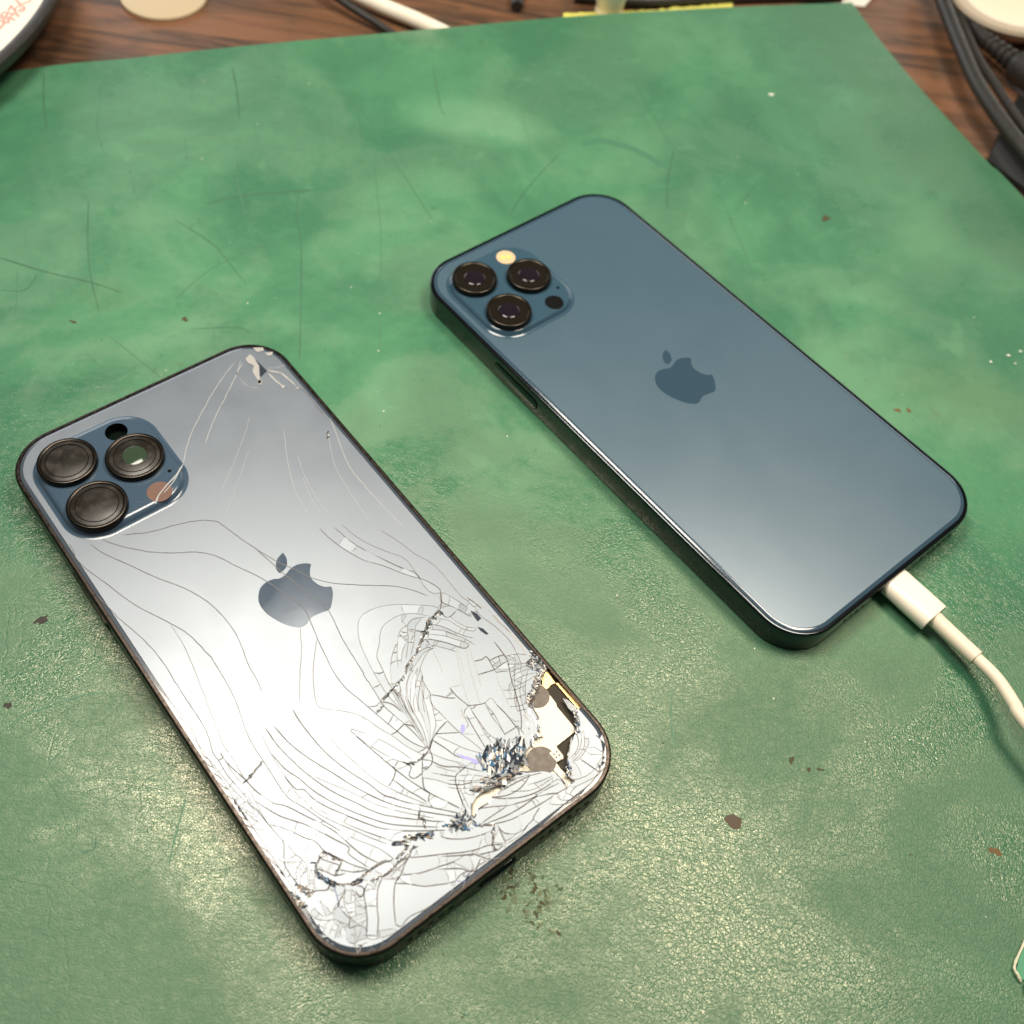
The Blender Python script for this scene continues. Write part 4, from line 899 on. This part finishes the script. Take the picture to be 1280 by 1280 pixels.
for ar, cmp_ in comps[1:]:
    sz = math.sqrt(max(ar, .05)); k = random.uniform(.25, 1.0)*min(.045, .09/sz); a = random.random()*6.283
    if ar > 250: k *= .25
    b = MB() if (ar > 2.2 and ns < 260) else rest
    shard(b, cmp_, k*math.cos(a), k*math.sin(a), random.uniform(-.03, .01))
    if b is not rest: b.build("glass_shard", [M['glass_l'], M['edge_l']], bg_); ns += 1
if rest.v: stuff(rest.build("small_shards", [M['glass_l'], M['edge_l']], bg_))
# cracks as thin fracture lines that stand a hair above the panes
bd = MB()
WID = {'d': .24, 'f': .15, 'm': .15, 'h': .5, 'b': .3, 'p': .17, 'pf': .10, 'P': .45}
MI = {'d': 0, 'h': 0, 'f': 1, 'm': 1, 'p': 2, 'pf': 2, 'P': 3, 'b': 4}
for k, P in lines:
    zc_ = HL+.035
    if any(inpoly(q, PLATE) for q in P): P = [q for q in P if not inpoly(q, PLATE)]
    if len(P) < 2: continue
    bd.ribbon(P, WID[k]*(.72 if k == 'd' and sum(q[1] for q in P)/len(P) > -18 else 1), zc_, MI[k], k not in ('m',), .35 if k in 'hP' else .2)
    if k == 'h':                                  # crushed lines carry splinters
        for (x0, y0), (x1, y1) in zip(P, P[1:]):
            for _ in range(max(1, int(math.dist((x0, y0), (x1, y1))/.35))):
                u = random.random(); x = x0+(x1-x0)*u+random.gauss(0, .16); y = y0+(y1-y0)*u+random.gauss(0, .16)
                a = math.atan2(y1-y0, x1-x0)+random.gauss(0, .5); l_, w_ = random.uniform(.2, .55), random.uniform(.08, .22); z = HL+random.uniform(.03, .09)
                ca, sa = math.cos(a), math.sin(a); q = [(x+ca*u_*l_-sa*v_*w_, y+sa*u_*l_+ca*v_*w_, z+random.uniform(-.03, .1)) for u_, v_ in ((-1, 0), (0, -1), (1, 0), (0, 1))]
                bd.add(q, [(0, 1, 2), (0, 2, 3)], random.choice((0, 0, 5, 5, 6, 7)))
for H in HOLES.values():                          # broken rim of the holes
    L_ = jag(H+[H[0]], .16)
    rimv = MB(); L_ = [q for q in L_ if inpoly(q, GLI)]
    for a_, c_ in zip(L_, L_[1:]):
        if math.dist(a_, c_) > 1.5: continue
        d_ = math.dist(a_, c_) or 1; nx, ny = -(c_[1]-a_[1])/d_, (c_[0]-a_[0])/d_; w1, w2_ = random.uniform(.05, .34), random.uniform(.05, .34)
        bd.add([(a_[0]-nx*.1, a_[1]-ny*.1, HL+.05), (c_[0]-nx*.1, c_[1]-ny*.1, HL+.05), (c_[0]+nx*w2_, c_[1]+ny*w2_, HL+random.uniform(.0, .12)), (a_[0]+nx*w1, a_[1]+ny*w1, HL+random.uniform(.0, .12))], [(0, 1, 2, 3)], random.choice((0, 5, 5, 6, 0)))
stuff(bd.build("crack_lines", [M['cr_d'], M['cr_f'], M['cr_p'], M['cr_w'], M['cr_b'], M['chip_d'], M['chip_g'], M['chip_w']], bg_))
# crushed zones: heaps of splinters
def heap(poly, n, ang, spread, lr, wr, wts, tilt=.5, zb=0.0):
    xs = [q[0] for q in poly]; ys = [q[1] for q in poly]; k = 0; g = 0
    while k < n and g < n*30:
        g += 1; x = random.uniform(min(xs), max(xs)); y = random.uniform(min(ys), max(ys))
        if not inpoly((x, y), poly): continue
        k += 1; a = ang+random.gauss(0, spread); l_ = random.uniform(*lr); w_ = random.uniform(*wr); ca, sa = math.cos(a), math.sin(a); z = HL+zb+random.uniform(.05, .35); t1 = random.uniform(-tilt, tilt)*l_; t2 = random.uniform(-tilt, tilt)*w_*2
        sh = random.choice((((-1, -.6), (1, -1), (.8, .7), (-.7, 1)), ((-1, 0), (.3, -1), (1, .2), (0, 1)), ((-1, -1), (1, -.3), (.9, .4), (-.9, .8))))
        q = [(x+ca*u*l_-sa*v*w_, y+sa*u*l_+ca*v*w_, z+u*t1+v*t2) for u, v in sh]
        hp.add(q+[(c[0], c[1], c[2]-.25) for c in q], [(0, 1, 2, 3), (7, 6, 5, 4), (0, 4, 5, 1), (1, 5, 6, 2), (2, 6, 7, 3), (3, 7, 4, 0)], random.choices(range(5), wts)[0])
hp = MB()
# order: dark, grey, white, blue, tan
heap(PATCH['Z_bl'], 120, .95, .4, (.5, 1.9), (.12, .42), (6, 5, 3.5, 1.6, .6))
heap(PATCH['Z_bl'], 26, .9, .5, (1.2, 2.6), (.25, .6), (3, 6, 4, 2, .5), .25)
heap(PATCH['Z_bl2'], 70, .4, .8, (.25, .8), (.1, .25), (5, 3, 2, 4, 1))
heap(PATCH['Z_edge'], 150, 1.2, .9, (.2, .6), (.1, .28), (5, 4, 4, .6, 2))
heap(PATCH['Z_edge3'], 70, 1.6, .9, (.2, .55), (.1, .25), (3, 4, 3, .5, 4))
heap(PATCH['Z_edge2'], 60, 1.4, .5, (.25, .8), (.08, .2), (4, 4, 3, 2, 1))
heap(PATCH['Z_lay'], 80, 1.35, .25, (.6, 2.2), (.12, .4), (1, 5, 2, 1, 4), .15, -.35)
heap(PATCH['Z_s1'], 44, -.75, .4, (.3, .8), (.1, .25), (6, 2, 1, 1, 2)); heap(PATCH['Z_s2'], 16, -.6, .3, (.3, .8), (.1, .2), (6, 2, 0, 1, 1)); heap(PATCH['Z_s3'], 16, -.6, .3, (.3, .8), (.1, .25), (6, 3, 1, 2, 1))
heap(PATCH['Z_strip'], 70, -.35, .25, (.4, 1.5), (.1, .28), (2, 6, 1, .3, 3)); heap(PATCH['Z_strip2'], 60, -.45, .2, (.6, 1.8), (.12, .3), (2, 6, 1, .6, 2))
heap(PATCH['Z_ch'], 60, .6, .8, (.2, .5), (.08, .2), (6, 4, 3, 0, 1)); heap(PATCH['Z_bl3'], 30, 1.2, .8, (.2, .55), (.1, .25), (3, 2, 5, 3, 0))
heap(PATCH['Z_lc'], 44, -.8, .6, (.25, .7), (.1, .25), (4, 3, 1, 1, 3)); heap(PATCH['Z_lc2'], 36, -.8, .9, (.2, .6), (.1, .22), (2, 4, 0, 0, 5)); heap(PATCH['Z_m1'], 60, -1.2, .4, (.3, .7), (.08, .2), (6, 2, 0, 2, 1)); heap(PATCH['Z_m2'], 36, 0, .4, (.3, .7), (.1, .2), (6, 2, 0, 1, 1))
stuff(hp.build("crushed_glass", [M['chip_d'], M['chip_g'], M['chip_w'], M['chip_c'], M['chip_t']], bg_))
def flat(name, key, m, z0, z1, par=None, lab=None):
    b = MB(); b.prism(PATCH[key] if isinstance(key, str) else key, z0, z1); o = b.build(name, m, par or bg_)
    if lab: o['label'] = lab
    return o
for key, mk in (('chipw', 'cr_w'), ('chip2', 'cr_w'), ('chip3', 'cr_w'), ('chip4', 'cr_w'), ('chip5', 'cr_w'), ('chip6', 'cr_w'), ('whitechip', 'cr_w')): flat("chipped_flake", key, M[mk], HL+.02, HL+.12)
flat("chipped_flake", 'chipd', M['chip_d'], HL+.02, HL+.09, None, "dark chipped flake")
flat("chipped_flake", 'lens_d', M['chip_d'], HL+.02, HL+.09); flat("chipped_flake", 'lens_d2', M['chip_d'], HL+.02, HL+.09); flat("violet_flake", 'violet', M['cr_v'], HL+.02, HL+.08); flat("violet_flake", 'violet2', M['cr_v'], HL+.02, HL+.05); flat("splinter", 'splinter', M['chip_g'], HL-.5, HL-.1)
# what shows through the hole
zi = HL-1.4
flat("inner_plate", 'panel', M['panel'], zi+.02, zi+.5, pl); flat("gold_contact", 'gold', M['gold'], zi+.02, zi+.25, pl); flat("gold_rail", 'rail', M['gold'], zi+.02, zi+.55, pl)
for key, r in (('disc1', 2.75), ('disc2', 3.15)):
    b = MB(); x, y = PATCH[key][0]; b.lathe(x, y, [(r, zi+.48), (r, zi+.54)], 36); b.build("round_pad", M['disc'], pl, 30)
tl = flat("connector_tile", 'tile', M['panel'], zi+.48, zi+.68, pl)
for x, y in PATCH['dots']:
    b = MB(); b.lathe(x, y, [(.22, zi+.68), (.2, zi+.71)], 10); b.build("solder_dot", M['dot'], tl)
logo(pl, HL+.02, M['logo_l'])
cp, zc = camera_plate(pl, HL, M['gloss_l'], True)
for i, (x, y) in enumerate(((-24.1, 60.4), (-10.8, 53.1), (-24.1, 45.3))): camera_lens(pl, x, y, zc, 6.8, 1.45, M['lring_l'], M['lens_l'])
b = MB(); b.lathe(-10.8, 53.1, [(2.75, zc+1.32), (2.65, zc+1.36)], 36); b.build("lens_window", M['lens_g'], pl, 30)
b = MB(); b.lathe(-10.8, 41.5, [(2.9, zc), (2.85, zc+.04)], 36); b.build("sensor_window", M['sens_l'], pl, 30)
b = MB(); b.lathe(-6.1, 45.5, [(.45, zc), (.4, zc+.03)], 16); b.build("microphone_hole", M['hole'], pl)
b = MB(); cs = [(-2.5, 45.5), (-5.5, 43.5), (-8.5, 42.2), (-11.5, 40.6), (-13.2, 38.8)]
b.ribbon(spline(cs, 4), .35, zc+.06, 0, True, .4); b.ribbon(spline([(-3.2, 45.0), (-6.8, 42.2), (-10.2, 40.6)], 4), .2, zc+.07, 0, True, .3); b.ribbon([(-12.5, 39.4), (-17, 42.2)], .12, zc+.06, 1)
stuff(b.build("plate_cracks", [M['cr_p'], M['cr_f']], pl))
side_pill(pl, "side_button", -PW/2, 27.6, 4.2, 17.5, 3.0, .3, M['steel_l'])
end_pill(pl, "charging_port", 0, 4.2, 9.4, 3.4, .04, M['hole']); b = MB(); rg = rr(9.4, 3.4, 1.6, 8); b.tube([(u, -PL/2-.05, 4.2+v) for u, v in rg+[rg[0]]], .16, 6); b.build("port_rim", M['steel_r'], pl, 60)
for x in (-21, -18.6, -16.2, -13.8, -11.4, 11.4, 13.8, 16.2, 18.6, 21, 23.4): end_pill(pl, "speaker_hole", x, 4.2, 1.3, 1.3, .04, M['hole'], k=3)
# ------------------------------------------------------------------ things beyond the mat
TZ = -2.6
tin = thing("round_tray", "round black rimmed tray with a white face and red printed letters at the far left", "tray", (-288, 309, TZ))
b = MB(); b.lathe(0, 0, [(97, 0), (101, 1.5), (108, 6), (114.6, 11), (115.8, 12.8), (116.4, 14.2), (116.2, 15.4), (114.5, 16.0), (112.6, 15.6), (112.2, 14.9)], 160); b.build("rim", M['rubber'], tin, 40)
b = MB(); b.lathe(0, 0, [(112.3, 14.9), (112.0, 15.05)], 160); face = b.build("face", M['paper'], tin, 30)
def print_char(ch, x, y, size, rot, mb):
    cu = bpy.data.curves.new("txt", 'FONT'); cu.body = ch; cu.size = size; cu.align_x = 'CENTER'; cu.align_y = 'CENTER'; cu.resolution_u = 4
    o = bpy.data.objects.new("txt", cu); COL.objects.link(o); dg = bpy.context.evaluated_depsgraph_get(); dg.update(); me = o.evaluated_get(dg).to_mesh()
    vs_ = [v.co.copy() for v in me.vertices]; fs_ = [tuple(p.vertices) for p in me.polygons]
    ca, sa = math.cos(rot), math.sin(rot); mb.add([(x+ca*v.x-sa*v.y, y+sa*v.x+ca*v.y, 15.09) for v in vs_], fs_)
    o.evaluated_get(dg).to_mesh_clear(); bpy.data.objects.remove(o); bpy.data.curves.remove(cu)
b = MB()
for ch, (x, y) in zip("ー明るく照", TXT):
    x += 288; y -= 309; a = math.atan2(y, x); print_char(ch, x, y, 6.4, a+math.pi/2, b)
b.build("printed_letters", M['red'], face)
o = MB(); o.lathe(-150.0, 352.0, [(14.7, TZ), (15.0, TZ+.3), (15.0, TZ+.9), (14.8, TZ+1.2), (14.3, TZ+1.3)], 72)
tag(o.build("coaster", M['cream'], None, 40), "small plain cream round coaster on the wood by the tray", "coaster")
def cablet(name, label, pts, r, m, k=8):
    b = MB(); b.tube(spline(pts, k), r, 18); return tag(b.build(name, m, None, 60), label, "cable")
cablet("black_cable", "thin black cable beside the thick white cable passing under the mat", [(-140, 400, 16), (-112, 378, 10), (-98.1, 366, 4.5), (-86.5, 358.3, 2.2), (-73.8, 352.0, .2), (-60, 344, -1.1), (-45, 336, -1.1)], 1.4, M['rubber'])
cablet("white_cable", "thick white cable running under the far edge of the mat", [(-130, 395, 14), (-108, 380, 7), (-90.5, 368.5, 2.6), (-74.5, 362, 1.0), (-59.5, 356.5, .4), (-45, 349.0, .3), (-38, 343, .2)], 2.85, M['white'])
pg = thing("black_plug", "black plug end of a cable standing beyond the middle of the mat edge", "plug", (-27, 384, TZ))
b = MB(); b.tube([(-3, 16, 12), (-2.2, 12, 8), (-1.0, 6, 4.5), (0, 0, 3.4), (.8, -8, 2.6)], [3.2, 3.4, 3.3, 2.6, 2.2], 18); b.build("plug_body", M['rubber'], pg, 50)
b = MB(); b.tube(spline([(-3, 16, 12), (-8, 24, 12), (-30, 38, 6), (-60, 60, 2)], 5), 1.7, 12); b.build("plug_cable", M['rubber'], pg, 60)
b = MB(); rows = []
for k in range(41):
    u = k/40; x = -9+63*u; y = 374.2+25.0*u-1.6*math.sin(math.pi*u)+random.uniform(-.5, .5); rows.append((x, y))
pts = [(x, y+5.0+random.uniform(-.6, .6), 0) for x, y in rows]; low = [(x, y-14, 0) for x, y in rows]
b.loft([[(x, y, TZ+.1) for x, y, _ in low], [(x, y, TZ+.3) for x, y, _ in pts], [(x, y, TZ+1.0) for x, y, _ in pts], [(x, y, TZ+.5) for x, y, _ in low]], 0, False, False, False)
tag(b.build("paper_strip", M['yellow'], None, 40), "frayed yellow paper strip peeking out from under the far mat edge", "paper")
nz = thing("white_nozzle", "small white tapered nozzle standing behind the yellow paper strip", "nozzle", (7.5, 386, TZ))
b = MB(); b.lathe(0, 0, [(4.6, 0), (4.9, 2), (6.2, 9), (7.6, 16), (8.0, 24), (6, 26)], 36); b.build("nozzle_body", M['white'], nz, 40)
b = MB(); b.lathe(0, 0, [(5.0, -.02), (5.4, .5), (5.2, 1.6), (4.9, 2.0)], 36); b.build("nozzle_ring", M['creamw'], nz, 40)
cablet("black_cable", "flat lying black cable along the far mat edge behind the yellow strip", [(-6, 390, -.6), (18, 392.5, -.4), (40, 400, -.3), (58, 407, -.4), (76, 413, -.4), (92, 417.5, -.5), (112, 432, -.3)], 2.1, M['rubber'])
b = MB(); b.add([(97, 416.5, TZ+.1), (106, 416.8, TZ+.1), (112, 428, TZ+1.2), (99, 428, TZ+.6)], [(0, 1, 2, 3)]); b.add([(97, 416.5, TZ+.3), (106, 416.8, TZ+.3), (112, 428, TZ+1.4), (99, 428, TZ+.8)], [(0, 1, 2, 3)])
tag(b.build("paper_scrap", M['paper']), "scrap of white paper at the far corner of the mat", "paper")
cablet("black_cable", "fat black cable arching over the wood at the right of the mat", [(131.2, 440, 5), (131.9, 425.6, 5.5), (133.0, 413.5, 6), (136.6, 382, 6.2), (140.4, 358.6, 6.2), (147.6, 335, 6.4), (156.5, 314, 6.4), (172, 285, 6)], 2.6, M['rubber'])
cablet("black_cable", "slimmer black cable running close beside the fat one at the right", [(136.8, 445, 3), (138.2, 431, 3.5), (139.0, 419.5, 4), (141.2, 397.5, 4), (144, 379.6, 4), (148.4, 364, 4), (153.4, 347.5, 4), (162, 326, 3.6), (178, 296, 3)], 1.6, M['rubber'])
pp = thing("cable_plug", "black plug with ribbed strain relief beside the cream dish", "plug")
P0, P1, P2 = Vector((148.1, 394.6, 4)), Vector((157.0, 381.0, 4.6)), Vector((178, 356, 5))
b = MB(); b.tube(spline([(138.5, 428, 3), (142.6, 412, 4), tuple(P0), tuple(P0.lerp(P1, .4))], 6), 2.3, 16); b.build("plug_cable", M['rubber'], pp, 60)
b = MB(); pr = []; rad = []
for k in range(31):
    u = k/30; pr.append(tuple(P0.lerp(P1, u))); rad.append((2.9+.9*u)*(1.0 if (k % 6) < 4 else .72))
b.tube(pr, rad, 20); b.build("strain_relief", M['rubber'], pp, 25)
b = MB(); d = (P2-P1).normalized(); b.tube([tuple(P1-d*.5), tuple(P1+d*1.0), tuple(P1+d*2.5), tuple(P2)], [3.6, 5.2, 5.8, 5.8], 24); b.build("plug_body", M['rubber'], pp, 40)
dish = thing("round_dish", "cream white round dish with a thick rim at the far right corner", "dish", (160, 419.6, TZ))
b = MB(); b.lathe(0, 0, [(13.0, 0), (15.0, 1.2), (19.5, 4.5), (22.7, 7.2), (23.4, 9.0), (22.9, 10.3), (21.6, 10.8), (18.8, 10.4)], 72, 0, True, False); b.build("dish_rim", M['creamr'], dish, 40)
b = MB(); b.lathe(0, 0, [(18.8, 10.4), (17.8, 10.2), (10, 10.0)], 72); b.build("dish_top", M['creamw'], dish, 40)
bx = thing("power_adapter", "flat black power adapter lying under the cables at the right mat edge", "adapter", (0, 0, TZ))
q = [(141.8, 327.0), (158.6, 368.8), (190, 360), (174, 290)]
b = MB(); cxq = sum(a for a, _ in q)/4; cyq = sum(a for _, a in q)/4
rg = lambda k, z: [(cxq+(x-cxq)*k, cyq+(y-cyq)*k, z) for x, y in q]
b.loft([rg(.985, 0), rg(1, .5), rg(1, 2.3), rg(.985, 2.8)], 0, True, True); b.build("adapter_body", M['black'], bx, 40)
b = MB(); b.lathe(cxq+4, cyq+10, [(1.4, 2.8), (1.3, 2.95)], 16); b.build("indicator", M['blackg'], bx)
